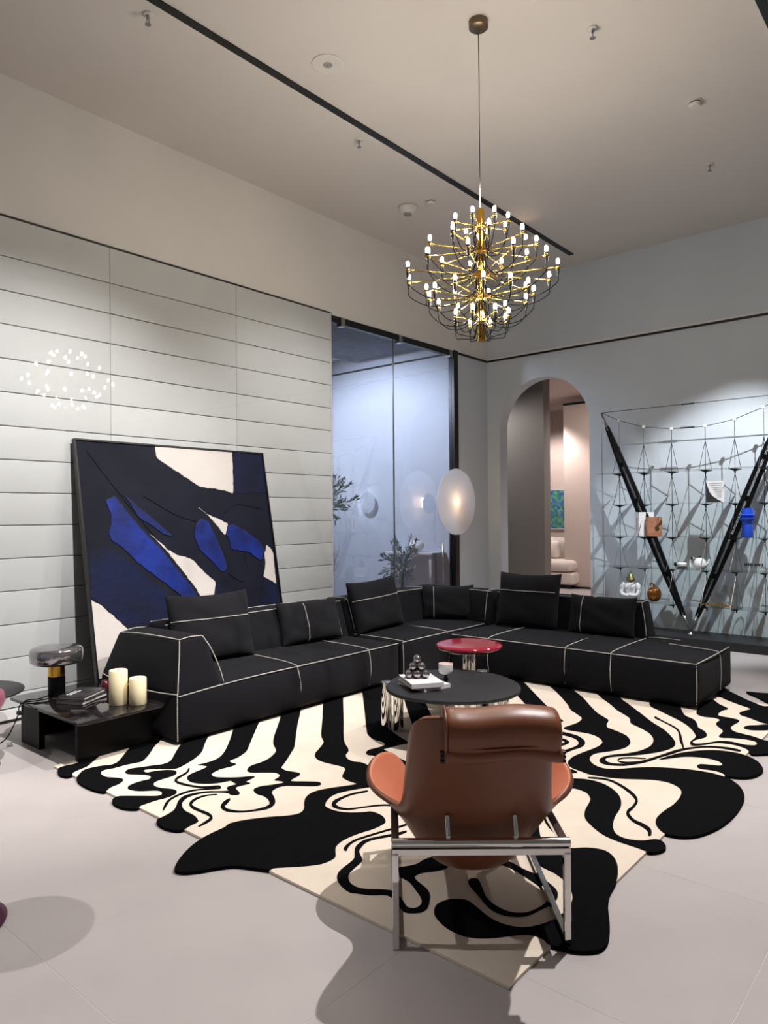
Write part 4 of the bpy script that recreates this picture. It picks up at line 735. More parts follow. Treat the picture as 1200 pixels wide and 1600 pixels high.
for x in (-0.113, 0.122):
    b = BM(); tube(b, [(x, 0.0, 0.385), (x, 0.012, 0.41), (x, 0.03, 0.445)], 0.0085, 10); box(b, (x - 0.008, 0.0, 0.352), (x + 0.008, 0.02, 0.39), 0.003)
    br_ = obj('bracket', b, m_chrome, lc, smooth=True, angle=40)
    for z in (0.415, 0.432): obj('bolt', tube(BM(), [(x, -0.004 + (z - 0.385) * 0.5, z), (x, 0.006 + (z - 0.385) * 0.5, z)], 0.004, 8), m_black, br_)

# ------------------------------------------------------------------ chandelier
CX, CY = 4.03, 2.573
ch = thing('chandelier', 'brass chandelier with tiers of arms and candle bulbs hanging over the seating', 'chandelier', (CX, CY, 2.655))
obj('canopy', lathe(BM(), [(0, 2.095), (0.058, 2.095), (0.064, 2.10), (0.064, 2.143), (0, 2.143)], 36), m_bronze, ch, smooth=True, angle=40)
obj('suspension_cord', tube(BM(), [(0.0, 0, 0.87), (0, 0, 2.10)], 0.004, 8), m_steel, ch, smooth=True)
cb_ = BM(); lathe(cb_, [(0, 0), (0.024, 0), (0.026, 0.004), (0.026, 0.875), (0.02, 0.885), (0, 0.885)], 28)
col_ = obj('column', cb_, m_brass, ch, smooth=True, angle=40)
tiers = [(0.770, 0.19, 8, 0.3), (0.610, 0.365, 10, 0.12), (0.447, 0.50, 12, 0.42), (0.296, 0.345, 12, 0.05), (0.145, 0.185, 8, 0.25)]
b0 = BM(); lathe(b0, [(0, -0.052), (0.005, -0.052), (0.008, -0.042), (0.0125, -0.012), (0.0125, 0.020), (0, 0.0215)], 12)
bs = BM(); lathe(bs, [(0.0128, -0.010), (0.0145, -0.008), (0.0145, 0.004), (0.0128, 0.006)], 12)
bl = BM(); lathe(bl, [(0.0, 0.022), (0.008, 0.022), (0.0108, 0.032), (0.0108, 0.046), (0.007, 0.057), (0, 0.060)], 12)
protos = None
for ti, (hz, rr, n, ph) in enumerate(tiers):
    obj('hub', lathe(BM(), [(0.026, hz - 0.012), (0.031, hz - 0.010), (0.031, hz + 0.010), (0.026, hz + 0.012)], 24), m_brass, col_, smooth=True, angle=40)
    obj('hub_band', lathe(BM(), [(0.0262, hz - 0.036), (0.0275, hz - 0.034), (0.0275, hz - 0.028), (0.0262, hz - 0.026)], 24), m_black, col_, smooth=True, angle=40)
    armp = cabp = None
    zend = max(-0.02, hz - 0.16 - 0.1)
    for k in range(n):
        a = ph + 2 * PI * k / n + 0.04 * math.sin(7 * k + ti)
        if armp is None:
            arm_ = armp = obj('arm', tube(BM(), [(0.028, 0, hz), (rr - 0.008, 0, hz)], 0.0032, 8), m_brass, ch, smooth=True)
            zl = hz - 0.052
            lows = [(rr, 0, zl), (rr - 0.01, 0, zl - 0.05), (rr * 0.72, 0, zl - 0.12 if ti < 4 else zl - 0.06), (rr * 0.35, 0.01, zl - 0.13 if ti < 4 else zl - 0.07), (0.05, 0.01, zl - 0.07), (0.028, 0.004, zl + 0.02)]
            cabp = c_ = obj('cable', tube(BM(), spline(lows, 5, False), 0.0030, 5), m_rubber, arm_, smooth=True)
        else:
            arm_ = link(armp, 'arm', ch); link(cabp, 'cable', arm_)
        arm_.rotation_euler = (0, 0, a)
        if protos is None:
            protos = [obj('socket', b0, m_black, arm_, smooth=True, angle=40), obj('socket_ring', bs, m_brass, arm_, smooth=True, angle=40), obj('bulb', bl, m_bulb, arm_, smooth=True)]
            ks = protos
        else: ks = [link(p, p.name.split('.')[0], arm_) for p in protos]
        for q in ks: q.location = (rr, 0, hz)

# ------------------------------------------------------------------ ceiling fittings
def sprinkler(label, x, y):
    t = thing('ceiling_sprinkler', label, 'sprinkler', (x, y, HC), 0.4, 'ceiling sprinklers')
    obj('escutcheon', lathe(BM(), [(0, -0.001), (0.034, -0.001), (0.036, -0.005), (0.018, -0.010), (0, -0.010)], 20), m_plastic, t, smooth=True)
    b = BM(); tube(b, [(0, 0, -0.008), (0, 0, -0.03)], 0.010, 10)
    for s in (-1, 1): tube(b, [(s * 0.010, 0, -0.03), (s * 0.014, 0, -0.048), (0, 0, -0.066)], 0.003, 6)
    obj('body', b, m_steel, t, smooth=True); obj('deflector', lathe(BM(), [(0, -0.070), (0.020, -0.070), (0.020, -0.067), (0, -0.066)], 12), m_steel, t)
sprinkler('steel ceiling sprinkler beside the black track at the upper left', 2.543, 4.169)
sprinkler('steel ceiling sprinkler right of the chandelier canopy', 4.60, 2.025)
sprinkler('steel ceiling sprinkler farthest right, near the right wall', 7.12, 1.988)
sprinkler('steel ceiling sprinkler by the middle of the black track', 4.604, 4.181)
def smoke(label, x, y):
    t = thing('smoke_detector', label, 'detector', (x, y, HC), 0, 'ceiling smoke detectors')
    obj('base', lathe(BM(), [(0, -0.001), (0.055, -0.001), (0.055, -0.014), (0, -0.016)], 28), m_plastic, t, smooth=True, angle=40)
    obj('sensor_ring', lathe(BM(), [(0, -0.016), (0.044, -0.016), (0.044, -0.026), (0, -0.026)], 28), m_black, t, smooth=True, angle=40)
    obj('cap', lathe(BM(), [(0.047, -0.024), (0.047, -0.034), (0.04, -0.048), (0.0, -0.052)], 28), m_plastic, t, smooth=True, angle=40)
smoke('white smoke detector on the ceiling at the right', 5.957, 1.769)
smoke('small white smoke detector left of the chandelier, beside the dome', 5.99, 4.432)
t = thing('ceiling_speaker', 'round flush grey ceiling speaker left of the chandelier canopy', 'speaker', (3.685, 3.649, HC))
obj('rim', lathe(BM(), [(0.095, -0.001), (0.118, -0.001), (0.118, -0.006), (0.108, -0.010), (0.095, -0.008)], 40), m_plastic, t, smooth=True, angle=40)
obj('grille', lathe(BM(), [(0, -0.001), (0.106, -0.001), (0.106, -0.006), (0, -0.009)], 40), m_grille, t, smooth=True, angle=40)
obj('centre_screw', lathe(BM(), [(0, -0.008), (0.004, -0.008), (0.004, -0.011), (0, -0.011)], 8), m_black, t)
t = thing('dome_sensor', 'white dome-shaped ceiling sensor left of the chandelier', 'sensor', (5.962, 4.719, HC))
obj('dome', lathe(BM(), [(0, -0.001), (0.105, -0.001), (0.105, -0.02), (0.09, -0.05), (0.055, -0.07), (0, -0.072)], 32), m_plastic, t, smooth=True)
obj('lens', lathe(BM(), [(0, -0.07), (0.045, -0.069), (0.04, -0.082), (0, -0.084)], 24), m_grille, t, smooth=True)
t = thing('track_spotlight', 'small white spotlight hanging from the far end of the black ceiling track', 'spotlight', (7.26, 4.02, HC - 0.012))
obj('mount', tube(BM(), [(0, 0, -0.001), (0, 0, -0.09)], 0.007, 8), m_black, t, smooth=True)
obj('head', tube(BM(), [(0.03, 0, -0.085), (-0.06, -0.02, -0.13)], [0.03, 0.034], 20), m_plastic, t, smooth=True, angle=40)
obj('lens', tube(BM(), [(-0.0605, -0.0201, -0.1302), (-0.0625, -0.0205, -0.1312)], [0.028, 0.028], 20), m_glow, t)
# ------------------------------------------------------------------ disc lamp behind the sofa
dl = thing('disc_lamp', 'frosted oval-looking disc floor lamp glowing at its centre, behind the sofa corner', 'lamp', (7.60, 5.29, 0))
def disc(bm, c, r, t, n=64, wav=0.0):
    rings = []
    for rr_, y in ((r * 0.999, -t / 2), (r, -t / 4), (r, t / 4), (r * 0.999, t / 2)):
        rings.append([bm.verts.new((c[0] + (rr_ + wav * math.sin(9 * 2 * PI * k / n) * 0.5 + wav * math.sin(23 * 2 * PI * k / n) * 0.5) * math.cos(2 * PI * k / n), c[1] + y, c[2] + (rr_ + wav * math.sin(9 * 2 * PI * k / n)) * math.sin(2 * PI * k / n))) for k in range(n)])
    for a, b in zip(rings, rings[1:]):
        for k in range(n): bm.faces.new((a[k], a[(k + 1) % n], b[(k + 1) % n], b[k]))
    bm.faces.new(rings[0][::-1]); bm.faces.new(rings[-1]); return bm
m_tr = D.materials.new('frosted_disc_glass'); m_tr.use_nodes = True
nt = m_tr.node_tree; pb_ = nt.nodes['Principled BSDF']; pb_.inputs['Base Color'].default_value = lin((238, 238, 242)); pb_.inputs['Roughness'].default_value = 0.5
tl = nt.nodes.new('ShaderNodeBsdfTranslucent'); tl.inputs[0].default_value = lin((242, 242, 244)); ms_ = nt.nodes.new('ShaderNodeMixShader'); ms_.inputs[0].default_value = 0.5
nz = nt.nodes.new('ShaderNodeTexNoise'); nz.inputs['Scale'].default_value = 26; bp_ = nt.nodes.new('ShaderNodeBump'); bp_.inputs['Strength'].default_value = 0.4; bp_.inputs['Distance'].default_value = 0.01
nt.links.new(nz.outputs[0], bp_.inputs['Height']); nt.links.new(bp_.outputs[0], pb_.inputs['Normal'])
nt.links.new(pb_.outputs[0], ms_.inputs[1]); nt.links.new(tl.outputs[0], ms_.inputs[2]); nt.links.new(ms_.outputs[0], nt.nodes['Material Output'].inputs[0])
obj('disc', disc(BM(), (0, -0.04, 1.668), 0.428, 0.008, 72, 0.003), m_tr, dl, smooth=True, angle=40)
obj('bulb', lathe(BM(), [(0, -0.075), (0.042, -0.06), (0.046, 0), (0.042, 0.06), (0, 0.075)], 20, (0, 0.06, 1.668)), m_glow, dl, smooth=True)
obj('back_plate', disc(BM(), (0.0, 0.118, 1.655), 0.135, 0.012, 36), m_steel, dl, smooth=True, angle=40)
obj('pole', tube(BM(), [(0.10, 0.14, 0.012), (0.10, 0.14, 1.66)], 0.010, 10), m_black, dl, smooth=True)
obj('lamp_arm', tube(BM(), [(0.10, 0.14, 1.65), (0.06, 0.10, 1.64), (0.06, -0.032, 1.64)], 0.007, 8), m_black, dl, smooth=True)
obj('base', lathe(BM(), [(0, 0), (0.09, 0), (0.09, 0.012), (0, 0.014)], 32, (0.10, 0.11, 0)), m_black, dl, smooth=True, angle=40)

# ------------------------------------------------------------------ V-shaped suspended display shelf
SX = 8.53; ZP = 0.098
ds = thing('display_shelf', 'black V-masted display shelf with five hung glass boards against the grey wall', 'shelf', (SX, 2.645, ZP))
foot = Vector((SX, 2.645, 0.12)); tops = [Vector((SX, 3.695, 2.76)), Vector((SX, 1.595, 2.76))]
for T_ in tops:
    d = (T_ - foot); L_ = d.length; d.normalize(); nrm = Vector((0, -d.z, d.y))
    ms = obj('mast', tube(BM(), [T_ - d * (L_ * 0.965), T_ - d * 0.02], [0.004, 0.004], 6), m_black, ds, world=True)
    for s in (-1, 1):
        b = BM(); prof = []
        N = 24
        for k in range(N + 1):
            q = 0.07 + 0.86 * k / N; wd = 0.060 * (math.sin(PI * q) ** 0.6)
            prof.append((q, wd))
        ring_ = []
        for q, wd in prof:
            c0 = foot + d * (L_ * q); i_ = c0 + nrm * s * 0.013 * min(1, wd / 0.05); o2 = c0 + nrm * s * wd
            ring_.append([b.verts.new(i_ + Vector((dx, 0, 0))) for dx in (-0.02, 0.02)] + [b.verts.new(o2 + Vector((dx, 0, 0))) for dx in (0.012, -0.012)])
        for a, c in zip(ring_, ring_[1:]):
            for k in range(4): b.faces.new((a[k], a[(k + 1) % 4], c[(k + 1) % 4], c[k]))
        b.faces.new(ring_[0][::-1]); b.faces.new(ring_[-1])
        obj('mast_blade', b, m_gloss_black, ms, world=True)
    for q in (0.25, 0.42, 0.58, 0.75):
        c0 = foot + d * (L_ * q); b = BM(); tube(b, [c0 - d * 0.03, c0 + d * 0.03], 0.013, 6); obj('mast_spacer', b, m_gloss_black, ms, world=True)
    obj('mast_tip', tube(BM(), [foot + d * 0.005, foot + d * (L_ * 0.085)], [0.008, 0.021], 12), m_steel, ms, smooth=True, world=True)
    obj('mast_tip', tube(BM(), [foot + d * (L_ * 0.915), T_], [0.022, 0.008], 12), m_steel, ms, smooth=True, world=True)
obj('foot_pin', lathe(BM(), [(0, 0), (0.035, 0), (0.035, 0.006), (0.012, 0.012), (0.012, 0.03), (0, 0.034)], 16, (SX, 2.645, ZP)), m_steel, ds, smooth=True, world=True)
ys = [3.466, 3.166, 2.838, 2.464, 2.153, 1.86]; zcat = [2.643, 2.538, 2.487, 2.484, 2.535, 2.639]
cat = [tops[0]] + [Vector((SX, y, z)) for y, z in zip(ys, zcat)] + [tops[1]]
obj('sag_cable', tube(BM(), cat, 0.004, 6), m_steel_dark, ds, world=True, smooth=True)
obj('top_cable', tube(BM(), [tops[0], tops[1]], 0.004, 6), m_steel_dark, ds, world=True)
for y0, y1, z in ((2.72, 2.58, 2.76),): obj('turnbuckle', tube(BM(), [(SX, y0, z), (SX, y1, z)], 0.009, 8), m_steel_dark, ds, world=True)
obj('turnbuckle', tube(BM(), [(SX, 2.74, 2.487), (SX, 2.58, 2.486)], 0.009, 8), m_steel_dark, ds, world=True)
LEV = [1.985, 1.605, 1.218, 0.845, 0.435]
for y, z in zip(ys, zcat):
    p = obj('clamp', bx((SX - 0.018, y - 0.016, z - 0.016), (SX + 0.018, y + 0.016, z + 0.016), 0.006), m_white, ds, world=True)
    obj('hanger_rod', tube(BM(), [(SX, y, z - 0.01), (SX, y, 2.325)], 0.005, 6), m_steel, p, world=True)
for li, z in enumerate(LEV):
    obj('glass_board', bx((SX - 0.15, 1.57, z), (SX + 0.15, 3.72, z + 0.009)), m_shelfglass, ds, world=True)
    ap = 2.325 if li == 0 else LEV[li - 1] - 0.045
    for y in ys:
        b = BM()
        for dx, dy in ((-0.13, 0.032), (0.0, 0.0), (0.13, -0.032)):
            tube(b, [(SX, y, ap), (SX + dx, y + dy, z - 0.004)], 0.0032, 5)
        hg = obj('hanger', b, m_steel_dark if li < 3 else m_steel, ds, world=True)
        b = BM(); v1 = [b.verts.new((SX + a, y + c, z - 0.002)) for a, c in ((-0.145, 0.036), (-0.03, -0.030), (0.145, -0.036), (0.03, 0.030))]
        v2 = [b.verts.new((SX + a, y + c, z - 0.026)) for a, c in ((-0.03, 0.0), (0.0, -0.016), (0.03, 0.0), (0.0, 0.016))]
        for k in range(4): b.faces.new((v1[k], v1[(k + 1) % 4], v2[(k + 1) % 4], v2[k]))
        b.faces.new(v1); b.faces.new(v2[::-1]); tube(b, [(SX, y, z - 0.02), (SX, y, z - 0.05)], 0.008, 8)
        if z > 0.6 or True: obj('bearer_plate', b, m_gloss_black, hg, world=True)
for y in (3.70, 3.64, 1.65, 1.59):
    yy = 3.695 if y > 2.6 else 1.595
    obj('stay_cable', tube(BM(), [(SX, yy, 2.75), (SX + (0.1 if abs(y - yy) < 0.01 else -0.1), y, ZP + 0.002)], 0.003, 5), m_steel, ds, world=True)
for y in (2.838, 2.464): pass
zt = lambda i: LEV[i] + 0.0095
# on the boards
cd_ = thing('art_card', 'square white card with a black curved corner on the second glass board', 'card', (8.50, 2.355, zt(1)), -PI / 2)
obj('card', bx((-0.096, 0, 0), (0.096, 0.012, 0.242)), m_paper, cd_)
cp = [(-0.096, 0.0), (0.085, 0.0), (0.03, 0.03), (-0.03, 0.075), (-0.06, 0.12), (-0.08, 0.18), (-0.096, 0.24)]
obj('black_corner', prism(BM(), cp, -0.002, 0.0005, lambda x, y, z: (x, z, y)), m_ink, cd_)
b = BM()
for r_ in range(8):
    z0 = 0.215 - 0.022 * r_; xs = -0.06 + 0.012 * r_
    tube(b, [(xs + k * 0.008, -0.0012, z0 + 0.0022 * math.sin(k * 2.4 + r_)) for k in range(int((0.085 - xs) / 0.008))], 0.0011, 4)
obj('script_lines', b, m_ink, cd_)
def upbook(label, y, w_, th, h_, mc, rz, sp=False, lean=0.0):
    t = thing('book', label, 'book', (8.47, y, zt(2)), rz, 'books on the third glass board')
    b = bx((0, -th / 2, 0), (w_, -th / 2 + 0.003, h_)); box(b, (0, th / 2 - 0.003, 0), (w_, th / 2, h_)); box(b, (0, -th / 2, 0), (0.004, th / 2, h_))
    obj('cover', b, mc, t); obj('pages', bx((0.004, -th / 2 + 0.003, 0.003), (w_ - 0.004, th / 2 - 0.003, h_ - 0.003)), m_page, t); return t
b1 = upbook('tall white book standing at a slant on the third glass board', 3.235, 0.20, 0.09, 0.285, m_paper, math.radians(-38))
obj('spine_print', bx((-0.0006, -0.012, 0.06), (0.001, 0.006, 0.22)), m_darkbook, b1)
b2 = upbook('shorter tan brown book leaning beside the white one on the third glass board', 3.115, 0.17, 0.06, 0.225, m_tanbook, math.radians(-48))
obj('spine_print', bx((-0.0006, -0.012, 0.07), (0.001, 0.012, 0.18)), m_pinkwax, b2)
obj('cover_motif', lathe(BM(), [(0, 0), (0.03, 0), (0.03, 0.0012), (0, 0.0012)], 10), m_oliveg, b2).matrix_local = Matrix.Translation((0.11, -0.0312, 0.09)) @ Matrix.Rotation(PI / 2, 4, 'X')
t = thing('blue_vase', 'cobalt blue cylinder vase with two flanged collars on the third glass board', 'vase', (SX, 2.032, zt(2)))
obj('body', lathe(BM(), [(0, 0), (0.054, 0), (0.056, 0.004), (0.056, 0.168), (0.082, 0.196), (0.085, 0.204), (0.058, 0.212), (0.058, 0.222), (0.083, 0.236), (0.086, 0.244), (0.060, 0.252), (0.058, 0.318), (0.052, 0.318), (0.052, 0.02), (0, 0.02)], 40), m_blue, t, smooth=True, angle=30)
t = thing('teapot', 'white porcelain teapot with black knob and black handle joint on the fourth glass board', 'teapot', (SX, 2.535, zt(3)))
obj('body', lathe(BM(), [(0, 0), (0.04, 0), (0.062, 0.02), (0.070, 0.055), (0.062, 0.095), (0.035, 0.125), (0, 0.132)], 32), m_white, t, smooth=True)
obj('spout', tube(BM(), spline([(0, -0.055, 0.04), (0, -0.085, 0.07), (0, -0.10, 0.115)], 4, False), [0.018, 0.017, 0.016, 0.015, 0.014, 0.012, 0.011, 0.010, 0.009], 12), m_white, t, smooth=True)
obj('handle', tube(BM(), spline([(0, 0.045, 0.115), (0, 0.095, 0.125), (0, 0.108, 0.07), (0, 0.10, 0.02), (0, 0.085, 0.025)], 5, False), 0.009, 10), m_white, t, smooth=True)
obj('handle_joint', lathe(BM(), [(0, 0), (0.014, 0.004), (0.018, 0.018), (0.012, 0.03), (0, 0.034)], 14, (0, 0.09, 0.108)), m_black, t, smooth=True)
obj('lid_knob', lathe(BM(), [(0, 0.13), (0.014, 0.132), (0.016, 0.142), (0.009, 0.152), (0, 0.155)], 16), m_black, t, smooth=True)
t = thing('teacup', 'white teacup with a black round handle on a black-rimmed saucer, left of the teapot', 'cup', (SX, 2.738, zt(3)))
obj('saucer', lathe(BM(), [(0, 0), (0.04, 0), (0.075, 0.008), (0.074, 0.012), (0.038, 0.006), (0, 0.006)], 32), m_black, t, smooth=True)
obj('bowl', lathe(BM(), [(0, 0.007), (0.03, 0.008), (0.05, 0.02), (0.056, 0.055), (0.054, 0.066), (0.051, 0.066), (0.05, 0.04), (0, 0.014)], 28), m_white, t, smooth=True)
obj('handle', lathe(BM(), [(0, -0.01), (0.024, -0.008), (0.026, 0), (0.024, 0.008), (0, 0.01)], 18, (0, 0, 0)), m_black, t, smooth=True).matrix_local = Matrix.Translation((0, 0.066, 0.046)) @ Matrix.Rotation(PI / 2, 4, 'Y')
for y, l in ((2.025, 'clear glass tumbler with a dark patterned rim on the fourth glass board, left one'), (1.925, 'clear glass tumbler with a dark patterned rim on the fourth glass board, right one')):
    t = thing('tumbler', l, 'glass', (SX, y, zt(3)), 0, 'tumblers on the fourth glass board')
    obj('bowl', lathe(BM(), [(0, 0), (0.022, 0), (0.03, 0.006), (0.014, 0.018), (0.036, 0.034), (0.042, 0.05), (0.042, 0.088), (0.0405, 0.088), (0.040, 0.05), (0.03, 0.036), (0, 0.03)], 24), m_glassware, t, smooth=True)
    b = BM()
    for k in range(14):
        a = 2 * PI * k / 14; box(b, (-0.007, 0.0425, 0.060), (0.007, 0.044, 0.084)); 
        for v in b.verts[-8:] if False else list(b.verts)[-8:]: v.co = Matrix.Rotation(a, 3, 'Z') @ v.co
    obj('pattern_band', b, m_darkbook, t)
# torso figure
t = thing('torso_vase', 'white headless torso figure with folded arms and a gilded green top, bottom glass board', 'figure', (SX, 3.343, zt(4)), -PI / 2)
tb = BM(); lathe(tb, [(0, 0), (0.074, 0.0), (0.076, 0.02), (0.062, 0.06), (0.056, 0.09), (0.066, 0.125), (0.080, 0.165), (0.082, 0.19), (0.060, 0.212), (0.030, 0.224), (0.028, 0.236), (0, 0.238)], 28, sy=0.62)
for s_ in (-1, 1):
    tube(tb, spline([(s_ * 0.070, 0, 0.196), (s_ * 0.098, -0.004, 0.165), (s_ * 0.104, -0.010, 0.115), (s_ * 0.092, -0.035, 0.075), (s_ * 0.05, -0.058, 0.066), (s_ * 0.004, -0.062 - 0.006 * s_, 0.070 + 0.008 * s_)], 5, False), [0.030] * 3 + [0.031] * 5 + [0.026] * 6 + [0.021] * 6 + [0.018] * 5 + [0.012], 12)
obj('torso', tb, m_plaster, t, smooth=True)
for s_ in (-1, 1): obj('chest_relief', lathe(BM(), [(0, 0), (0.026, 0.0), (0.018, 0.008), (0, 0.011)], 16), m_plaster, t, smooth=True).matrix_local = Matrix.Translation((s_ * 0.033, -0.043, 0.165)) @ Matrix.Rotation(PI / 2, 4, 'X')
obj('gilded_top', lathe(BM(), [(0, 0.222), (0.045, 0.228), (0.055, 0.25), (0.032, 0.295), (0.01, 0.325), (0, 0.33)], 10), m_oliveg, t)
obj('stalk', tube(BM(), [(0, 0, 0.325), (0.004, 0, 0.35), (-0.002, 0, 0.372)], [0.006, 0.004, 0.002], 6), m_oliveg, t, smooth=True)
t = thing('brass_pumpkin', 'ribbed amber brass pumpkin with a curled stalk on the bottom glass board', 'ornament', (SX, 3.058, zt(4)))
b = BM(); pv = []
for i in range(13):
    th_ = PI * i / 12; row = []
    for k in range(48):
        a = 2 * PI * k / 48; rb_ = 0.5 + 0.5 * abs(math.cos(6 * a)); r_ = (0.066 + 0.016 * rb_) * math.sin(th_) ** 0.8 if 0 < i < 12 else 0.004
        row.append(b.verts.new((r_ * math.cos(a), r_ * math.sin(a), 0.09 - 0.089 * math.cos(th_))))
    pv.append(row)
for a_, c_ in zip(pv, pv[1:]):
    for k in range(48): b.faces.new((a_[k], a_[(k + 1) % 48], c_[(k + 1) % 48], c_[k]))
b.faces.new(pv[0][::-1]); b.faces.new(pv[-1]); obj('body', b, m_amber, t, smooth=True)
obj('stalk', tube(BM(), spline([(0, 0, 0.17), (0, 0.004, 0.20), (0, 0.03, 0.222), (0, 0.05, 0.205), (0, 0.038, 0.188)], 5, False), [0.012] + [0.009] * 19 + [0.006], 10), m_amber, t, smooth=True)
def goblet(label, y, x=SX):
    t = thing('wine_glass', label, 'glass', (x, y, zt(4)), 0, 'stemmed glasses on the bottom glass board')
    obj('foot', lathe(BM(), [(0, 0), (0.034, 0), (0.034, 0.002), (0.006, 0.008), (0, 0.008)], 24), m_glassware, t, smooth=True)
    obj('stem', lathe(BM(), [(0.004, 0.007), (0.0035, 0.03), (0.006, 0.06), (0.0035, 0.09), (0.005, 0.12)], 12), m_glassware, t, smooth=True)
    obj('bowl', lathe(BM(), [(0.004, 0.118), (0.028, 0.13), (0.042, 0.16), (0.043, 0.19), (0.036, 0.235), (0.0345, 0.235), (0.041, 0.19), (0.040, 0.16), (0.026, 0.133), (0, 0.124)], 28), m_glassware, t, smooth=True)
goblet('stemmed glass on the bottom glass board behind the silver branch', 2.29); goblet('stemmed glass on the bottom glass board, middle one of three', 2.175, SX + 0.04); goblet('stemmed glass on the bottom glass board nearest the right picture edge', 1.985)
t = thing('silver_branch', 'silver and gilt leafy branch ornament lying on the bottom glass board', 'ornament', (SX - 0.05, 2.36, zt(4)))
b = BM(); tube(b, spline([(0, 0.16, 0.012), (0, 0.05, 0.02), (0.01, -0.06, 0.014), (0, -0.17, 0.010)], 5, False), 0.008, 8); obj('twig', b, m_brass, t, smooth=True)
rn = random.Random(4)
for k in range(9):
    b = BM(); y = 0.16 - 0.035 * k; l_ = 0.05; a = rn.uniform(-0.6, 0.6)
    q = [Vector((0, 0, 0)), Vector((0.014, l_ * 0.4, 0.006)), Vector((0, l_, 0.004)), Vector((-0.014, l_ * 0.4, 0.006)), Vector((0, l_ * 0.4, 0.014))]
    V_ = [b.verts.new(v) for v in q]
    for f_ in ((0, 1, 4), (1, 2, 4), (2, 3, 4), (3, 0, 4), (0, 3, 2, 1)): b.faces.new([V_[i] for i in f_])
    o = obj('leaf', b, m_chrome if k < 4 else m_brass, t); o.location = (0.004 * (-1) ** k, y, 0.018); o.rotation_euler = (0.3, 0, a + (0.7 if k % 2 else -0.7))

# ------------------------------------------------------------------ plants and things behind the glass
def leaf_cloud(name, par, c, rx, ry, rz_, n, ll, m, seed, branches=14):
    rn = random.Random(seed); b = BM(); tw = BM(); c = Vector(c)
    for k in range(branches):
        d = Vector((rn.gauss(0, 1), rn.gauss(0, 1), rn.gauss(0.2, 1))).normalized(); tip = c + Vector((d.x * rx, d.y * ry, d.z * rz_)) * rn.uniform(0.7, 1.1)
        p0 = c + Vector((0, 0, -rz_ * 0.5)); mid = (p0 + tip) / 2 + Vector((0, 0, 0.06)); pts = spline([p0, mid, tip], 4, False); tube(tw, pts, [0.006 * (1 - i / len(pts)) + 0.0015 for i in range(len(pts))], 4)
        for q in range(n // branches):
            p = pts[min(len(pts) - 1, int(rn.uniform(0.25, 1) * len(pts)))] + Vector((rn.gauss(0, 0.02), rn.gauss(0, 0.02), rn.gauss(0, 0.02)))
            dd = (tip - p0).normalized() + Vector((rn.gauss(0, 0.6), rn.gauss(0, 0.6), rn.gauss(0, 0.6))); dd.normalize(); x, y = frame_of(dd); x = (x * math.cos(q) + y * math.sin(q)) * ll * 0.14
            v = [b.verts.new(p), b.verts.new(p + dd * ll * 0.5 + x), b.verts.new(p + dd * ll), b.verts.new(p + dd * ll * 0.5 - x)]; b.faces.new(v)
    o = obj('foliage', b, m, par); o['kind'] = 'stuff'; obj('branches', tw, m_bark, par, smooth=True)
ot = thing('olive_tree', 'potted dark green olive tree behind the glass, beside the plank wall end', 'tree', (6.02, 6.1, 0))
leaf_cloud('olive', ot, (0, 0, 1.68), 0.36, 0.36, 0.40, 420, 0.085, m_leaf, 3)
obj('trunk', tube(BM(), spline([(0, 0, 0.3), (0.02, 0, 0.8), (-0.02, 0.01, 1.3), (0, 0, 1.55)], 5, False), 0.022, 8), m_bark, ot, smooth=True)
obj('pot', lathe(BM(), [(0, 0), (0.15, 0), (0.19, 0.33), (0.175, 0.33), (0.165, 0.30), (0, 0.29)], 28), m_taupe, ot, smooth=True, angle=40)
sh2 = thing('reflected_shrub', 'pale grey-green shrub added behind the glass partition for a leafy reflection, near the pull handle', 'plant', (7.30, 5.93, 0))  # added shrub stands in for leaves mirrored in the glass
leaf_cloud('shrub', sh2, (0, 0, 0.92), 0.30, 0.24, 0.36, 300, 0.11, m_leafgrey, 9)
obj('pot', lathe(BM(), [(0, 0), (0.14, 0), (0.17, 0.36), (0.155, 0.36), (0.15, 0.33), (0, 0.32)], 28), m_taupe_l, sh2, smooth=True, angle=40)
obj('stem', tube(BM(), [(0, 0, 0.32), (0.01, 0, 0.8)], 0.02, 8), m_bark, sh2, smooth=True)
rg = thing('dry_grass_bundle', 'feathery dry grass bundle in a wooden pot behind the plank wall end', 'plant', (6.62, 6.72, 0))
b = BM(); rn = random.Random(8)
for k in range(150):
    a = rn.uniform(0, 2 * PI); q = rn.uniform(0, 0.24); h_ = rn.uniform(0.85, 1.12); tube(b, [(0.03 * math.cos(a), 0.03 * math.sin(a), 0.28), (q * 0.5 * math.cos(a), q * 0.5 * math.sin(a), 0.7), (q * math.cos(a), q * math.sin(a), h_)], [0.003, 0.004, 0.0015], 3, False)
o = obj('grass_blades', b, m_reed, rg); o['kind'] = 'stuff'
obj('pot', lathe(BM(), [(0, 0), (0.12, 0), (0.13, 0.3), (0.115, 0.3), (0.11, 0.27), (0, 0.26)], 24), m_tanbook, rg, smooth=True, angle=40)
cn = thing('reflected_console', 'pale console added behind the glass for a reflection, carrying a round stone', 'console', (7.83, 6.05, 0))  # added console stands in for one mirrored in the glass
obj('console_top', bx((-0.16, -0.34, 0.96), (0.165, 0.5, 0.99), 0.004), m_base, cn)
for s in (-0.28, 0.44): obj('leg', bx((-0.12, s - 0.02, 0), (0.14, s + 0.02, 0.96), 0.003), m_base, cn)
st = thing('reflected_stone', 'rounded white stone on the added console, for a reflection in the glass', 'ornament', (7.80, 6.08, 0.9902))  # added with the console to give the mirrored stone
b = BM(); bmesh.ops.create_uvsphere(b, u_segments=24, v_segments=14, radius=0.11)
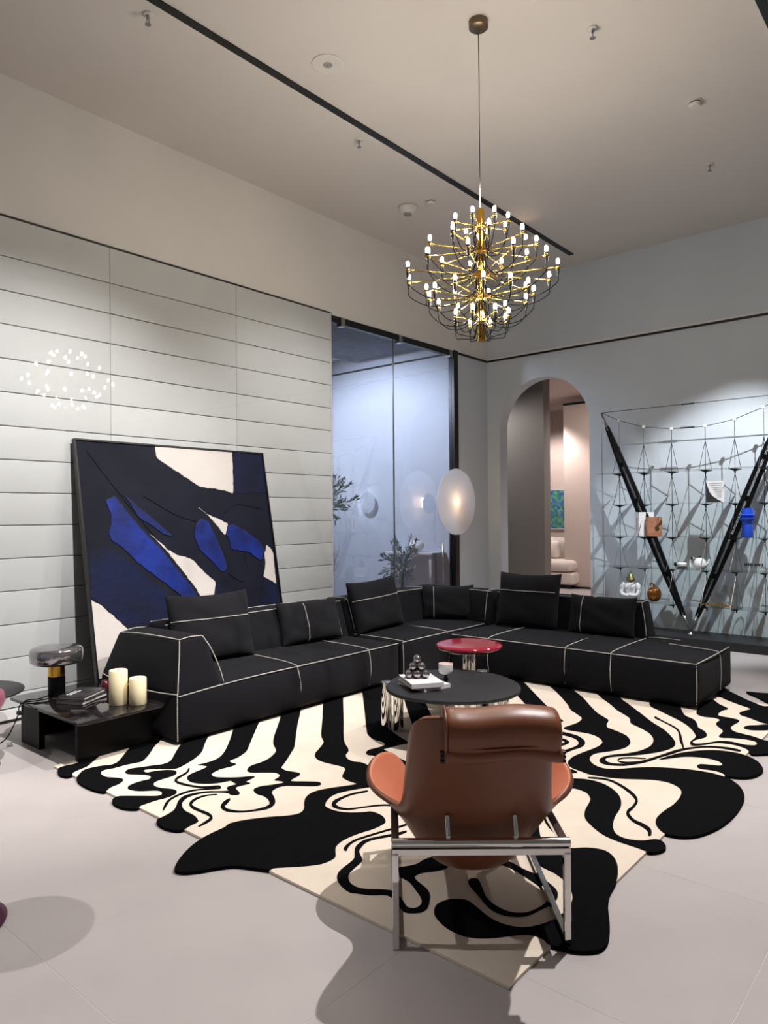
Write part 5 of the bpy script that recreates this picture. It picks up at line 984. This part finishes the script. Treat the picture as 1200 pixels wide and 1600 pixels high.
for v in b.verts: v.co = Vector((v.co.x * 0.9, v.co.y * 1.15, v.co.z * 0.75 + 0.0825 + 0.008 * math.sin(14 * v.co.x)))
obj('stone', b, m_plaster, st, smooth=True)
sn = thing('wall_sconce', 'small pale disc wall light glowing on the blue-grey back room wall', 'lamp', (7.999, 7.14, 1.70))
def discx(bm, c, r, t, n=40): disc(bm, (0, 0, 0), r, t, n); bm.transform(Matrix.Translation(c) @ Matrix.Rotation(PI / 2, 4, 'Z')); return bm
obj('shade_disc', discx(BM(), (-0.075, -0.05, 0), 0.155, 0.010), m_backwall, sn, smooth=True, angle=40)
obj('stem', tube(BM(), [(0, 0, 0), (-0.07, -0.03, 0)], 0.012, 10), m_steel, sn, smooth=True)
obj('bulb', lathe(BM(), [(0, -0.02), (0.016, -0.01), (0.016, 0.01), (0, 0.02)], 14, (-0.035, 0.0, 0)), m_glow, sn, smooth=True)
sl = D.lights.new('sconce_glow', 'POINT'); sl.energy = 2.2; sl.color = (0.92, 0.95, 1.0); sl.shadow_soft_size = 0.02
so = D.objects.new('sconce_glow', sl); COL.objects.link(so); so.location = (7.93, 7.22, 1.70)

# ------------------------------------------------------------------ the hall beyond the arch
pa = thing('wall_art', 'small bright green and blue blotched picture on the far wall beyond the arch', 'picture', (14.09, 7.0, 1.19))
m_art = D.materials.new('blotched_colours'); m_art.use_nodes = True; nt = m_art.node_tree
vo = nt.nodes.new('ShaderNodeTexVoronoi'); vo.inputs['Scale'].default_value = 22; tcn = nt.nodes.new('ShaderNodeTexCoord'); rp = nt.nodes.new('ShaderNodeValToRGB')
nt.links.new(tcn.outputs['Object'], vo.inputs['Vector']); nt.links.new(vo.outputs['Color'], rp.inputs[0]); nt.links.new(rp.outputs[0], nt.nodes['Principled BSDF'].inputs[0])
cols = [(34, 50, 120), (70, 105, 180), (44, 120, 84), (110, 170, 120), (60, 90, 160), (170, 150, 80)]
el = rp.color_ramp.elements; el[0].color = lin(cols[0]); el[1].color = lin(cols[5])
for i in range(1, 5): e = el.new(i / 5); e.color = lin(cols[i])
obj('picture_panel', bx((-0.03, -0.55, 0), (0, 0.55, 0.82)), m_art, pa)
b = BM()
for a, c in (((-0.034, -0.565, -0.015), (0, 0.565, 0)), ((-0.034, -0.565, 0.82), (0, 0.565, 0.835)), ((-0.034, -0.565, 0), (0, -0.55, 0.82)), ((-0.034, 0.55, 0), (0, 0.565, 0.82))): box(b, a, c)
obj('frame', b, m_base, pa)
sf = thing('cream_sofa', 'cream sofa glimpsed on the far side of the hall beyond the arch', 'sofa', (13.6, 7.2, 0))
obj('base', softbox(BM(), blk(-0.45, 0.45, -0.9, 0.9, 0.08, 0.32), 0.05, (0.02,) * 6, 4), m_bed, sf, smooth=True)
obj('seat_cushion', softbox(BM(), blk(-0.47, 0.3, -0.85, 0.85, 0.34, 0.56), 0.08, (0.03,) * 6, 4), m_bed, sf, smooth=True)
obj('backrest', softbox(BM(), blk(0.12, 0.45, -0.9, 0.9, 0.56, 0.98), 0.1, (0.03,) * 6, 4), m_bed, sf, smooth=True)
obj('foot_rail', bx((-0.38, -0.8, 0.0), (0.38, 0.8, 0.08)), m_black, sf)
c = thing('hall_cushion', 'cream scatter cushion on the sofa beyond the arch', 'cushion', (13.45, 7.02, 0.59))
obj('cover', softbox(BM(), blk(-0.08, 0.10, -0.27, 0.27, 0, 0.36), 0.07, (0.05, 0.05, 0, 0, 0, 0), 4), m_bed, c, smooth=True)
